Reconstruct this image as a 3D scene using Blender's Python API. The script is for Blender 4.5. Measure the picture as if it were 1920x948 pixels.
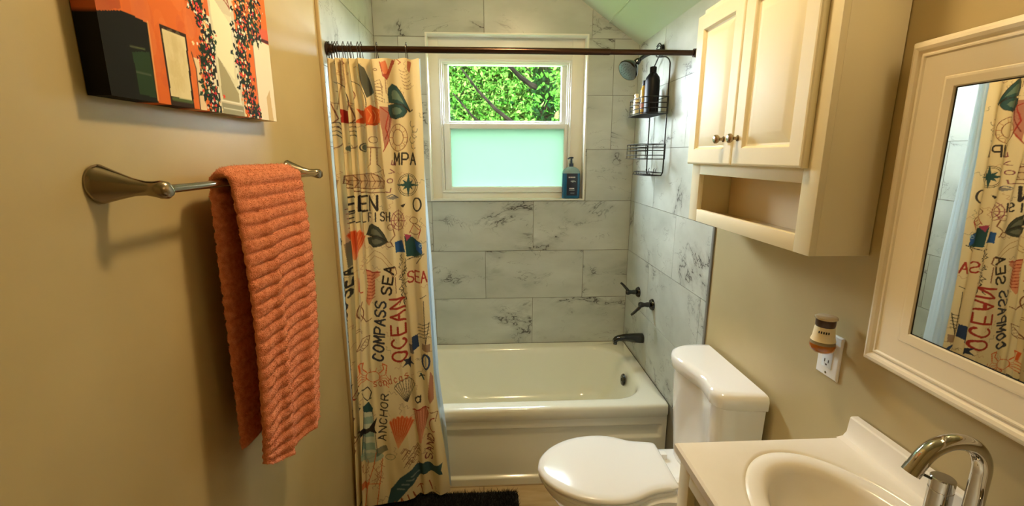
import bpy, bmesh, math, random
import numpy as np
from mathutils import Vector, Matrix
sc = bpy.context.scene
for o in list(bpy.data.objects): bpy.data.objects.remove(o)
rnd = random.Random(7)
PI = math.pi
# world: x to the right, y into the room (back tile wall is y = 0), z up; z = 0 is the tub rim
W, FZ, CZ, RY = 1.494, -0.41, 2.30, -3.35      # right wall, floor, flat ceiling, rear wall
F_PX, CAM = 842.6, Vector((0.6283, -2.7129, 1.1843))
YAW, PITCH, ROLL = -0.05065, 0.21329, -0.00019

# ---------------------------------------------------------------- camera
def cam_axes():
    cy, sy, cp, sp = math.cos(YAW), math.sin(YAW), math.cos(PITCH), math.sin(PITCH)
    f = Vector((-sy*cp, cy*cp, -sp)); r = Vector((cy, sy, 0)); u = r.cross(f)
    cr, sr = math.cos(ROLL), math.sin(ROLL)
    return cr*r+sr*u, -sr*r+cr*u, f
AX = cam_axes()
cd = bpy.data.cameras.new('camera'); cam = bpy.data.objects.new('camera', cd)
sc.collection.objects.link(cam); sc.camera = cam
m = Matrix.Identity(4)
for i, a in enumerate((AX[0], AX[1], -AX[2])):
    for j in range(3): m[j][i] = a[j]
m.translation = CAM; cam.matrix_world = m
cd.sensor_fit = 'HORIZONTAL'; cd.sensor_width = 36; cd.lens = F_PX/1920*36
cd.clip_start = 0.02; cd.clip_end = 200

# ---------------------------------------------------------------- light and exposure
sc.view_settings.view_transform = 'Standard'; sc.view_settings.look = 'None'
sc.view_settings.gamma = 1.0; sc.view_settings.use_curve_mapping = False
sc.view_settings.exposure = 0.22
sc.cycles.use_denoising = True
sc.cycles.max_bounces = 10; sc.cycles.diffuse_bounces = 6; sc.cycles.glossy_bounces = 5
sc.cycles.transparent_max_bounces = 12; sc.cycles.transmission_bounces = 8
sc.cycles.caustics_reflective = False; sc.cycles.caustics_refractive = False
sc.cycles.sample_clamp_indirect = 6
world = bpy.data.worlds.new('sky'); sc.world = world; world.use_nodes = True
bg = world.node_tree.nodes['Background']
bg.inputs[0].default_value = (0.80, 0.92, 1.0, 1); bg.inputs[1].default_value = 66.0
sun = bpy.data.lights.new('sun', 'SUN'); sun.energy = 5.0; sun.angle = 0.01; sun.color = (1, .95, .8)
so = bpy.data.objects.new('sun', sun); sc.collection.objects.link(so)
so.location = (0, -5, 8); so.rotation_euler = (math.radians(38), 0, math.radians(-20))
pl = bpy.data.lights.new('daylight_portal', 'AREA'); pl.shape = 'RECTANGLE'; pl.size = .9; pl.size_y = .95
pl.cycles.is_portal = True
po = bpy.data.objects.new('daylight_portal', pl); sc.collection.objects.link(po)
po.location = (.742, .20, 1.386); po.rotation_euler = (-PI/2, 0, 0)
LAMP_COLOR, LAMP_POWER, VANITY_POWER = (1.0, .72, .38), 170.0, 8.0

# ---------------------------------------------------------------- materials
def mat(name, col, rough=.5, metal=0, spec=.5, **kw):
    m = bpy.data.materials.new(name); m.use_nodes = True
    b = m.node_tree.nodes['Principled BSDF']
    b.inputs['Base Color'].default_value = (*col, 1); b.inputs['Roughness'].default_value = rough
    b.inputs['Metallic'].default_value = metal; b.inputs['Specular IOR Level'].default_value = spec
    for k, v in kw.items(): b.inputs[k.replace('_', ' ')].default_value = v
    return m
def N(m, t, **kw):
    n = m.node_tree.nodes.new(t)
    for k, v in kw.items(): setattr(n, k, v)
    return n
def L(m, a, b): m.node_tree.links.new(a, b)
def bump(m, scale, strength, dist=.001, detail=3, coord='Object', src=None):
    b = m.node_tree.nodes['Principled BSDF']
    if src is None:
        tc = N(m, 'ShaderNodeTexCoord'); nz = N(m, 'ShaderNodeTexNoise')
        nz.inputs['Scale'].default_value = scale; nz.inputs['Detail'].default_value = detail
        L(m, tc.outputs[coord], nz.inputs['Vector']); src = nz.outputs[0]
    bp = N(m, 'ShaderNodeBump'); bp.inputs['Strength'].default_value = strength
    bp.inputs['Distance'].default_value = dist
    L(m, src, bp.inputs['Height']); L(m, bp.outputs[0], b.inputs['Normal'])
    return m
def mottle(m, c1, c2, scale, detail=4, lo=.35, hi=.65, stretch=None):
    b = m.node_tree.nodes['Principled BSDF']
    tc = N(m, 'ShaderNodeTexCoord'); nz = N(m, 'ShaderNodeTexNoise'); rp = N(m, 'ShaderNodeValToRGB')
    nz.inputs['Scale'].default_value = scale; nz.inputs['Detail'].default_value = detail
    if stretch:
        mp = N(m, 'ShaderNodeMapping'); mp.inputs['Scale'].default_value = stretch
        L(m, tc.outputs['Object'], mp.inputs[0]); L(m, mp.outputs[0], nz.inputs['Vector'])
    else: L(m, tc.outputs['Object'], nz.inputs['Vector'])
    rp.color_ramp.elements[0].position = lo; rp.color_ramp.elements[1].position = hi
    rp.color_ramp.elements[0].color = (*c1, 1); rp.color_ramp.elements[1].color = (*c2, 1)
    L(m, nz.outputs[0], rp.inputs[0]); L(m, rp.outputs[0], b.inputs['Base Color'])
    return m
def attr_color(m, name='Col'):
    a = N(m, 'ShaderNodeAttribute', attribute_name=name)
    L(m, a.outputs['Color'], m.node_tree.nodes['Principled BSDF'].inputs['Base Color']); return a

M = {}
M['paint'] = bump(mottle(mat('wall_paint', (.55, .48, .36), .42), (.45, .36, .185), (.52, .42, .225), 2.5), 160, .12)
M['ceiling'] = bump(mat('ceiling_paint', (.62, .66, .52), .7), 200, .1)
M['white_paint'] = bump(mat('white_trim_paint', (.78, .77, .70), .35), 60, .05)
M['trim_tan'] = mat('tan_edge_trim', (.50, .38, .20), .4)
M['trim_grey'] = mat('grey_edge_trim', (.20, .19, .17), .4)
M['cabinet'] = bump(mat('cream_cabinet_lacquer', (.84, .77, .56), .5), 90, .04)
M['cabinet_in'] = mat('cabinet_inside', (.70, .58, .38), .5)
M['frame'] = bump(mat('ivory_frame_lacquer', (.84, .76, .60), .35), 120, .05)
M['mirror'] = mat('mirror_silver', (.9, .9, .88), .01, 1)
M['nickel'] = mat('brushed_nickel', (.32, .26, .19), .2, 1)
M['chrome'] = mat('polished_chrome', (.50, .48, .45), .06, 1)
M['dark_chrome'] = mat('dark_chrome', (.06, .06, .058), .12, 1)
M['bronze'] = mat('oil_rubbed_bronze_rod', (.055, .028, .018), .22, .8)
M['wire'] = mat('black_wire', (.015, .014, .012), .35, .4)
M['hook'] = mat('dark_steel_hook', (.10, .085, .07), .3, 1)
M['porcelain'] = mat('white_porcelain', (.86, .85, .83), .07, 0, .6, Coat_Weight=.6)
M['tub'] = mat('tub_enamel', (.83, .83, .72), .14, 0, .5, Coat_Weight=.4)
M['plastic_white'] = mat('white_plastic', (.85, .84, .82), .16, 0, .5)
M['counter'] = mottle(mat('cultured_marble_counter', (.86, .79, .66), .16, 0, .5), (.82, .78, .69), (.87, .83, .76), 8)
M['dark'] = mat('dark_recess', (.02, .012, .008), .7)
M['slot'] = mat('black_slot', (.01, .01, .01), .5)
M['vinyl'] = mat('window_vinyl', (.72, .73, .70), .35)
M['rubber'] = mat('black_rubber', (.02, .02, .02), .5)
M['grout'] = mat('grout', (.20, .19, .15), .8)

def tile_material():
    m = mat('marble_tile', (.7, .7, .66), .3, 0, .35)
    nt = m.node_tree; b = nt.nodes['Principled BSDF']
    a = N(m, 'ShaderNodeAttribute', attribute_name='tile_shift'); tc = N(m, 'ShaderNodeTexCoord')
    add = N(m, 'ShaderNodeVectorMath', operation='ADD'); L(m, tc.outputs['Object'], add.inputs[0]); L(m, a.outputs['Vector'], add.inputs[1])
    mp = N(m, 'ShaderNodeMapping'); mp.inputs['Rotation'].default_value = (.6, .75, .5); mp.inputs['Scale'].default_value = (1.0, 1.5, 2.1)
    L(m, add.outputs[0], mp.inputs[0])
    def vein(scale, detail, thick, seed, dist):
        sh = N(m, 'ShaderNodeVectorMath', operation='ADD'); sh.inputs[1].default_value = (seed, seed*2, seed*3)
        L(m, mp.outputs[0], sh.inputs[0])
        n = N(m, 'ShaderNodeTexNoise'); n.inputs['Scale'].default_value = scale; n.inputs['Detail'].default_value = detail
        n.inputs['Roughness'].default_value = .62; n.inputs['Distortion'].default_value = dist
        L(m, sh.outputs[0], n.inputs['Vector'])
        s = N(m, 'ShaderNodeMath', operation='SUBTRACT'); s.inputs[1].default_value = .5; L(m, n.outputs[0], s.inputs[0])
        ab = N(m, 'ShaderNodeMath', operation='ABSOLUTE'); L(m, s.outputs[0], ab.inputs[0])
        r = N(m, 'ShaderNodeMapRange', interpolation_type='SMOOTHSTEP'); r.inputs['From Min'].default_value = 0; r.inputs['From Max'].default_value = thick
        r.inputs['To Min'].default_value = 1; r.inputs['To Max'].default_value = 0; L(m, ab.outputs[0], r.inputs[0])
        k = N(m, 'ShaderNodeTexNoise'); k.inputs['Scale'].default_value = scale*1.15; k.inputs['Detail'].default_value = 2
        sh2 = N(m, 'ShaderNodeVectorMath', operation='ADD'); sh2.inputs[1].default_value = (seed*5, 3, 1); L(m, mp.outputs[0], sh2.inputs[0]); L(m, sh2.outputs[0], k.inputs['Vector'])
        kr = N(m, 'ShaderNodeMapRange', interpolation_type='SMOOTHSTEP'); kr.inputs['From Min'].default_value = .50; kr.inputs['From Max'].default_value = .64; L(m, k.outputs[0], kr.inputs[0])
        mu = N(m, 'ShaderNodeMath', operation='MULTIPLY'); L(m, r.outputs[0], mu.inputs[0]); L(m, kr.outputs[0], mu.inputs[1])
        return mu.outputs[0]
    v1 = vein(1.9, 5, .013, 0, .6); v2 = vein(3.6, 6, .008, 3.7, 1.0); v3 = vein(1.9, 5, .10, 0, .6)
    base = N(m, 'ShaderNodeTexNoise'); base.inputs['Scale'].default_value = 3; base.inputs['Detail'].default_value = 4; L(m, mp.outputs[0], base.inputs['Vector'])
    rp = N(m, 'ShaderNodeValToRGB'); rp.color_ramp.elements[0].position = .3; rp.color_ramp.elements[1].position = .7
    rp.color_ramp.elements[0].color = (.42, .44, .39, 1); rp.color_ramp.elements[1].color = (.56, .585, .53, 1); L(m, base.outputs[0], rp.inputs[0])
    cur = rp.outputs[0]
    for v, c, k in ((v3, (.24, .24, .21, 1), .5), (v2, (.12, .11, .10, 1), .8), (v1, (.05, .045, .04, 1), .95)):
        sc_ = N(m, 'ShaderNodeMath', operation='MULTIPLY'); sc_.inputs[1].default_value = k; L(m, v, sc_.inputs[0])
        mx = N(m, 'ShaderNodeMix', data_type='RGBA'); L(m, sc_.outputs[0], mx.inputs[0]); L(m, cur, mx.inputs[6]); mx.inputs[7].default_value = c
        cur = mx.outputs[2]
    L(m, cur, b.inputs['Base Color']); return m
M['tile'] = tile_material()

def glass_mat(name, tint=(1, 1, 1), gloss=.08):
    m = bpy.data.materials.new(name); m.use_nodes = True; nt = m.node_tree; nt.nodes.clear()
    o = N(m, 'ShaderNodeOutputMaterial'); t = N(m, 'ShaderNodeBsdfTransparent'); g = N(m, 'ShaderNodeBsdfGlossy')
    t.inputs[0].default_value = (*tint, 1); g.inputs['Roughness'].default_value = .02
    mx = N(m, 'ShaderNodeMixShader'); mx.inputs[0].default_value = gloss
    L(m, t.outputs[0], mx.inputs[1]); L(m, g.outputs[0], mx.inputs[2]); L(m, mx.outputs[0], o.inputs[0]); return m
M['glass'] = glass_mat('clear_window_glass')
def thin_mat(name, col, trans, rough=.4, tr_col=None):
    """cloth / film: diffuse front plus translucency"""
    m = mat(name, col, rough); nt = m.node_tree; b = nt.nodes['Principled BSDF']; o = nt.nodes['Material Output']
    t = N(m, 'ShaderNodeBsdfTranslucent'); t.inputs[0].default_value = (*(tr_col or col), 1)
    mx = N(m, 'ShaderNodeMixShader'); mx.inputs[0].default_value = trans
    L(m, b.outputs[0], mx.inputs[1]); L(m, t.outputs[0], mx.inputs[2]); L(m, mx.outputs[0], o.inputs[0])
    m['t'] = t.name; return m
M['frosted'] = thin_mat('frosted_glass', (.40, .46, .42), .85, .3, (.18, .24, .19))
M['liner'] = thin_mat('white_liner_film', (.72, .80, .86), .45, .3, (.75, .86, .95))
M['curtain'] = thin_mat('printed_curtain_cloth', (.8, .7, .5), .22, .55)
a = attr_color(M['curtain']); L(M['curtain'], a.outputs['Color'], M['curtain'].node_tree.nodes[M['curtain']['t']].inputs[0])
M['canvas'] = mat('printed_canvas', (.8, .7, .5), .7, 0, .12); attr_color(M['canvas'])

def terry():
    m = mottle(mat('coral_terry', (.8, .3, .17), .95, 0, .1), (.66, .19, .085), (.88, .33, .18), 90, 3, .3, .7)
    b = m.node_tree.nodes['Principled BSDF']; b.inputs['Sheen Weight'].default_value = .35; b.inputs['Sheen Tint'].default_value = (1, .6, .4, 1)
    return bump(m, 420, 1.0, .004, 2)
M['terry'] = terry()

# ---------------------------------------------------------------- mesh helpers
def tag(o, label=None, cat=None, group=None, kind=None):
    for k, v in (('label', label), ('category', cat), ('group', group), ('kind', kind)):
        if v: o[k] = v
    return o
def root(name, loc, label=None, cat=None, group=None, kind=None):
    o = bpy.data.objects.new(name, None); o.empty_display_size = .05
    sc.collection.objects.link(o); o.location = loc
    return tag(o, label, cat, group, kind)
def obj(name, V, F, mats, parent=None, smooth=30, mi=None):
    """V in world coordinates; the object's origin is its parent's (or the world's)"""
    off = Vector(parent.matrix_basis.translation) if parent else Vector((0, 0, 0))
    p = parent
    while p is not None and p.parent is not None: p = p.parent; off += Vector(p.matrix_basis.translation)
    me = bpy.data.meshes.new(name)
    V = np.asarray([tuple(v) for v in V], float).reshape(-1, 3)
    if parent is None:                                   # origin at the base centre of the mesh
        off = Vector(((V[:, 0].min()+V[:, 0].max())/2, (V[:, 1].min()+V[:, 1].max())/2, V[:, 2].min()))
    me.from_pydata((V-np.array(off)).tolist(), [], F)
    for x in (mats if isinstance(mats, (list, tuple)) else [mats]): me.materials.append(x)
    if mi is not None: me.polygons.foreach_set('material_index', mi)
    bm = bmesh.new(); bm.from_mesh(me); bmesh.ops.recalc_face_normals(bm, faces=bm.faces); bm.to_mesh(me); bm.free()
    if smooth:
        me.polygons.foreach_set('use_smooth', [True]*len(me.polygons))
        me.set_sharp_from_angle(angle=math.radians(smooth))
    me.update()
    o = bpy.data.objects.new(name, me); sc.collection.objects.link(o)
    if parent: o.parent = parent
    else: o.location = off
    return o
class MB:
    def __init__(s): s.v, s.f, s.m = [], [], []
    def add(s, V, F, mi=0):
        n = len(s.v); s.v += [tuple(v) for v in V]; s.f += [tuple(i+n for i in f) for f in F]; s.m += [mi]*len(F); return s
    def box(s, x0, x1, y0, y1, z0, z1, b=0, mi=0):
        if b <= 0:
            V = [(x, y, z) for x in (x0, x1) for y in (y0, y1) for z in (z0, z1)]
            F = [(0, 1, 3, 2), (4, 6, 7, 5), (0, 4, 5, 1), (2, 3, 7, 6), (0, 2, 6, 4), (1, 5, 7, 3)]
            return s.add(V, F, mi)
        bm = bmesh.new(); bmesh.ops.create_cube(bm, size=1)
        for v in bm.verts: v.co = Vector(((x0+x1)/2+v.co.x*(x1-x0), (y0+y1)/2+v.co.y*(y1-y0), (z0+z1)/2+v.co.z*(z1-z0)))
        bmesh.ops.bevel(bm, geom=list(bm.edges), offset=b, segments=2, affect='EDGES', profile=.5)
        bm.verts.index_update(); s.add([v.co[:] for v in bm.verts], [[v.index for v in f.verts] for f in bm.faces], mi); bm.free(); return s
    def loft(s, rings, closed=True, cap=(True, True), mi=0):
        n = len(rings[0]); V = [p for r in rings for p in r]; F = []
        for i in range(len(rings)-1):
            for j in range(n if closed else n-1):
                k = (j+1) % n; F.append((i*n+j, i*n+k, (i+1)*n+k, (i+1)*n+j))
        if cap[0]: F.append(tuple(range(n-1, -1, -1)))
        if cap[1]: F.append(tuple((len(rings)-1)*n+j for j in range(n)))
        return s.add(V, F, mi)
    def lathe(s, prof, origin, axis=(0, 0, 1), n=24, cap=(True, True), sx=1, mi=0):
        """prof: (radius, distance along axis)"""
        A = Vector(axis).normalized(); U = A.orthogonal().normalized(); Vv = A.cross(U); O = Vector(origin)
        if abs(A.z) > .99: U = Vector((1, 0, 0)); Vv = Vector((0, 1, 0))
        return s.loft([[O+A*h+(U*math.cos(2*PI*j/n)*sx+Vv*math.sin(2*PI*j/n))*r for j in range(n)] for r, h in prof], True, cap, mi)
    def tube(s, pts, r, n=8, closed=False, mi=0, cap=True):
        P = [Vector(p) for p in pts]; k = len(P); R = r if isinstance(r, (list, tuple)) else [r]*k
        rings = []; prev = None
        for i in range(k):
            if closed: t = P[(i+1) % k]-P[i-1]
            else: t = P[min(i+1, k-1)]-P[max(i-1, 0)]
            t.normalize()
            if prev is None: u = t.orthogonal().normalized()
            else:
                u = prev-t*prev.dot(t)
                u = u.normalized() if u.length > 1e-6 else t.orthogonal().normalized()
            prev = u; v = t.cross(u)
            rings.append([P[i]+(u*math.cos(2*PI*j/n)+v*math.sin(2*PI*j/n))*R[i] for j in range(n)])
        if closed: rings.append(rings[0]); return s.loft(rings, True, (False, False), mi)
        return s.loft(rings, True, (cap, cap), mi)
    def build(s, name, mats, parent=None, smooth=30): return obj(name, s.v, s.f, mats, parent, smooth, s.m)
def arc(c, r, a0, a1, n, u=(1, 0, 0), v=(0, 0, 1)):
    c, u, v = Vector(c), Vector(u), Vector(v)
    return [c+u*r*math.cos(a0+(a1-a0)*i/n)+v*r*math.sin(a0+(a1-a0)*i/n) for i in range(n+1)]
def catmull(P, n=8, closed=False):
    P = [Vector(p) for p in P]; k = len(P); out = []
    for i in range(k if closed else k-1):
        if closed: a, b, c, d = P[i-1], P[i], P[(i+1) % k], P[(i+2) % k]
        else: a, b, c, d = P[max(i-1, 0)], P[i], P[i+1], P[min(i+2, k-1)]
        for j in range(n):
            t = j/n; out.append(.5*((2*b)+(c-a)*t+(2*a-5*b+4*c-d)*t*t+(3*b-a-3*c+d)*t**3))
    if not closed: out.append(P[-1])
    return out
def rrect(x0, x1, y0, y1, r, z, n=8):
    out = []
    for cx, cy, a in ((x1-r, y1-r, 0), (x0+r, y1-r, PI/2), (x0+r, y0+r, PI), (x1-r, y0+r, 1.5*PI)):
        for i in range(n+1): t = a+PI/2*i/n; out.append((cx+r*math.cos(t), cy+r*math.sin(t), z))
    return out
def rect_rings(mapf, a0, a1, b0, b1, prof):
    """mitred profile round a rectangle: prof = (inset, height) -> rings"""
    return [[mapf(a, b, h) for a, b in ((a0+i, b0+i), (a1-i, b0+i), (a1-i, b1-i), (a0+i, b1-i))] for i, h in prof]

# ================================================================= SETTING
def ceil_z(x): return min(CZ, 1.80+(W-x)*.667)
def clip(poly, f):
    """keep f(p) >= 0 (linear f)"""
    out = []
    for i in range(len(poly)):
        a, b = poly[i-1], poly[i]; fa, fb = f(a), f(b)
        if (fa >= 0) != (fb >= 0):
            t = fa/(fa-fb); out.append((a[0]+(b[0]-a[0])*t, a[1]+(b[1]-a[1])*t))
        if fb >= 0: out.append(b)
    return out
WIN = (.287, 1.197, .925, 1.847)
def tiles(u0, u1, joints, mapf, holes=None, cut=None, zmax=2.4, rows=range(0, 8)):
    """tile faces standing 3 mm off the grout bed"""
    V, F, S = [], [], []; g = .0014
    for r in rows:
        z0, z1 = r*.305, (r+1)*.305; js = joints(r); k = js
        while k > u0: k -= .61
        while k < u1:
            rc = [(max(k, u0)+g, min(k+.61, u1)-g, z0+g, z1-g)]
            if holes:
                a0, a1, b0, b1 = holes; o = []
                for x0, x1, y0, y1 in rc:
                    if x1 <= a0 or x0 >= a1 or y1 <= b0 or y0 >= b1: o.append((x0, x1, y0, y1)); continue
                    if x0 < a0: o.append((x0, a0, y0, y1))
                    if x1 > a1: o.append((a1, x1, y0, y1))
                    if y0 < b0: o.append((max(x0, a0), min(x1, a1), y0, b0))
                    if y1 > b1: o.append((max(x0, a0), min(x1, a1), b1, y1))
                rc = o
            sh = (rnd.uniform(-9, 9), rnd.uniform(-9, 9), rnd.uniform(-9, 9))
            for x0, x1, y0, y1 in rc:
                if x1-x0 < .003 or y1-y0 < .003: continue
                p = [(x0, y0), (x1, y0), (x1, y1), (x0, y1)]
                if cut:
                    for c in cut: p = clip(p, c) if p else p
                if len(p) < 3: continue
                n = len(V); q = len(p); V += [mapf(a, b, .003) for a, b in p]+[mapf(a, b, 0) for a, b in p]
                F.append(tuple(range(n, n+q))); S += [sh]
                for i in range(q):
                    j = (i+1) % q; F.append((n+i, n+j, n+q+j, n+q+i)); S += [sh]
            k += .61
    return V, F, S
def tiled_wall(name, slab, T, extra=None):
    mb = MB(); slab(mb); n0 = len(mb.f); mb.add(T[0], T[1], 1); 
    o = obj(name, mb.v, mb.f, [M['grout'], M['tile'], M['paint']], None, 0, mb.m)
    at = o.data.attributes.new('tile_shift', 'FLOAT_VECTOR', 'FACE')
    at.data.foreach_set('vector', np.array([(0, 0, 0)]*n0+list(T[2]), float).ravel())
    o['kind'] = 'structure'; return o
def back_slab(mb):
    a0, a1, b0, b1 = WIN; y0, y1 = .003, .14
    mb.box(-.12, a0, y0, y1, FZ-.1, 2.45); mb.box(a1, W+.12, y0, y1, FZ-.1, 2.45)
    mb.box(a0, a1, y0, y1, FZ-.1, b0); mb.box(a0, a1, y0, y1, b1, 2.45)
jb = lambda r: {0: .896, 1: .601, 2: .896, 3: .601, 4: .743, 5: .131, 6: 1.055-.445}.get(r, .3)
T = tiles(0.0, W, jb, lambda a, b, h: (a, .003-h, b), WIN, [lambda p: 1.80+(W-p[0])*.667-p[1], lambda p: CZ-p[1]])
tiled_wall('wall_back', back_slab, T)
# right wall: tiled to y = -1.04, painted beyond
YR, YL = -1.04, -.875
jr = lambda r: {0: -.42, 1: -.985, 2: -.68, 3: -.985, 4: -.711, 5: -.398-.61, 6: -.7}.get(r, -.4)
T = tiles(YR, 0, jr, lambda a, b, h: (W+.003-h, a, b), None, [lambda p: 1.797-p[1]])
def right_slab(mb):
    mb.box(W+.003, W+.12, YR, .12, FZ-.1, 1.83); mb.box(W, W+.12, RY-.12, YR, FZ-.1, 1.83, 0, 2)
tiled_wall('wall_right', right_slab, T)
jl = lambda r: {5: -.297, 6: -.6}.get(r, -.3 if r % 2 else -.6)
T = tiles(YL, 0, jl, lambda a, b, h: (-.003+h, a, b), None, [lambda p: CZ-p[1]])
def left_slab(mb):
    mb.box(-.12, -.003, YL, .12, FZ-.1, 2.45); mb.box(-.12, 0, RY-.12, YL, FZ-.1, 2.45, 0, 2)
tiled_wall('wall_left', left_slab, T)
mb = MB().box(-.12, W+.12, RY-.12, RY, FZ-.1, 2.45); mb.build('wall_rear', M['paint'], None, 0)['kind'] = 'structure'
MB().box(0, .012, YL-.012, YL+.001, FZ, CZ, .002).build('trim_1', M['trim_tan'])['kind'] = 'structure'
MB().box(W-.006, W, YR-.016, YR, FZ, 1.80, .002).build('trim_2', M['trim_grey'])['kind'] = 'structure'
# ceiling: a sloping right-hand part and a flat part
xs = W-(CZ-1.80)/.667
mb = MB()
prof = [(W+.1, 1.80-.1*.667), (xs, CZ), (-.1, CZ), (-.1, CZ+.1), (xs+.03, CZ+.1), (W+.1, 1.80-.1*.667+.13)]
mb.loft([[(x, RY-.1, z) for x, z in prof], [(x, .12, z) for x, z in prof]])
mb.box(1.311, 1.319, -1.3, .0, 1.80+(W-1.315)*.667-.006, 1.80+(W-1.315)*.667-.001)
mb.build('ceiling', M['ceiling'], None, 0)['kind'] = 'structure'
# floor of tan planks
fm = mottle(mat('tan_floor', (.5, .38, .2), .35), (.42, .30, .15), (.60, .46, .27), 5, 5, .3, .7, (1, 6, 1))
br = N(fm, 'ShaderNodeTexBrick'); tcn = N(fm, 'ShaderNodeTexCoord'); mpn = N(fm, 'ShaderNodeMapping')
L(fm, tcn.outputs['Object'], mpn.inputs[0]); mpn.inputs['Location'].default_value = (.16, .05, 0)
L(fm, mpn.outputs[0], br.inputs['Vector']); br.inputs['Scale'].default_value = 1
br.inputs['Brick Width'].default_value = .62; br.inputs['Row Height'].default_value = .155; br.inputs['Mortar Size'].default_value = .002
br.inputs['Color1'].default_value = (1, 1, 1, 1); br.inputs['Color2'].default_value = (.85, .85, .85, 1); br.inputs['Mortar'].default_value = (.35, .3, .25, 1)
pb = fm.node_tree.nodes['Principled BSDF']; lk = pb.inputs['Base Color'].links[0].from_socket
mx = N(fm, 'ShaderNodeMix', data_type='RGBA', blend_type='MULTIPLY'); mx.inputs[0].default_value = 1
L(fm, lk, mx.inputs[6]); L(fm, br.outputs[0], mx.inputs[7]); L(fm, mx.outputs[2], pb.inputs['Base Color'])
MB().box(-.1, W+.1, RY-.1, .12, FZ-.1, FZ).build('floor', fm, None, 0)['kind'] = 'structure'

# window_1 : white edge trim, boards, vinyl double-hung sashes
wr = root('window_1', (.742, .07, .925), kind='structure')
a0, a1, b0, b1 = WIN
mb = MB()                                             # white metal edge round the opening
yz = lambda a, b, h: (a, -h, b)
mb.loft(rect_rings(yz, a0-.006, a1+.006, b0-.006, b1+.006, [(0, 0), (0, .004), (.008, .004), (.010, -.004), (.010, -.07)]), True, (False, False))
mb.build('edge_trim', M['white_paint'], wr, 30)
mb = MB()
F0, F1, G0, G1 = .345, 1.122, .965, 1.728            # inside of the casing boards
for x0, x1, z0, z1 in ((a0, F0, b0, b1), (F1, a1, b0, b1), (F0, F1, G1, b1), (F0, F1, b0, G0)):
    mb.box(x0, x1, .066, .12, z0, z1, .0015)
mb.build('casing', M['white_paint'], wr)
mb = MB().loft(rect_rings(lambda a, b, h: (a, .06-h, b), F0, F1, G0, G1, [(0, -.01), (0, .004), (.006, .004), (.009, 0), (.016, 0), (.018, -.012), (.026, -.012), (.026, -.06)]), True, (False, False))
mb.build('vinyl_frame', M['vinyl'], wr)
def sash(name, x0, x1, z0, z1, y, rails, d, pane_mat, pane_name):
    l, r, b, t = rails
    f = MB()
    f.box(x0, x0+l, y-d, y, z0, z1, .002).box(x1-r, x1, y-d, y, z0, z1, .002)
    f.box(x0+l, x1-r, y-d, y, z0, z0+b, .002).box(x0+l, x1-r, y-d, y, z1-t, z1, .002)
    ob = f.build(name, M['vinyl'], wr)
    bead = MB().loft(rect_rings(lambda a, b_, h: (a, y-d*.5-h, b_), x0+l-.004, x1-r+.004, z0+b-.004, z1-t+.004, [(0, 0), (0, .012), (.003, .012), (.008, .002)]), True, (False, False))
    bead.build('glazing_bead', M['white_paint'], wr)
    MB().box(x0+l-.003, x1-r+.003, y-d*.5, y-d*.5+.003, z0+b-.003, z1-t+.003).build(pane_name, pane_mat, wr, 0)
sash('upper_sash', .366, 1.102, 1.345, 1.712, .115, (.030, .036, .038, .012), .025, M['glass'], 'pane')
sash('lower_sash', .366, 1.102, .975, 1.370, .088, (.034, .016, .020, .028), .026, M['frosted'], 'frosted_pane')
MB().box(a0+.01, a1-.01, -.006, .068, b0-.006, b0+.003, .0015).build('sill', M['white_paint'], wr)

# ================================================================= OUTSIDE
leaf_m = [mat('leaf_green', (.021, .085, .006), .8, 0, .06), mat('leaf_yellow_green', (.060, .125, .018), .8, 0, .06), mat('leaf_dark', (.0012, .008, .0012), .8, 0, .03)]
for lm in leaf_m:
    b = lm.node_tree.nodes['Principled BSDF']; t = N(lm, 'ShaderNodeBsdfTranslucent'); t.inputs[0].default_value = b.inputs['Base Color'].default_value
    mx = N(lm, 'ShaderNodeMixShader'); mx.inputs[0].default_value = .45
    L(lm, b.outputs[0], mx.inputs[1]); L(lm, t.outputs[0], mx.inputs[2]); L(lm, mx.outputs[0], lm.node_tree.nodes['Material Output'].inputs[0])
bark = bump(mottle(mat('bark', (.012, .009, .006), 1, 0, .02), (.0016, .0013, .0008), (.005, .004, .0025), 9), 30, .8, .01)
def leaves(pts, size, seed, weights):
    g = np.random.default_rng(seed); n = len(pts); P = np.asarray(pts)
    a = g.normal(size=(n, 3)); a /= np.linalg.norm(a, axis=1)[:, None]
    b = np.cross(a, g.normal(size=(n, 3))); b /= np.linalg.norm(b, axis=1)[:, None]
    s = size*g.uniform(.6, 1.3, (n, 1))
    V = np.stack([P-a*s, P+b*s*.45, P+a*s, P-b*s*.45], 1).reshape(-1, 3)
    F = np.arange(4*n).reshape(-1, 4)
    return V.tolist(), F.tolist(), g.choice(3, n, p=weights).tolist()
GZ = -1.2
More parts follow.
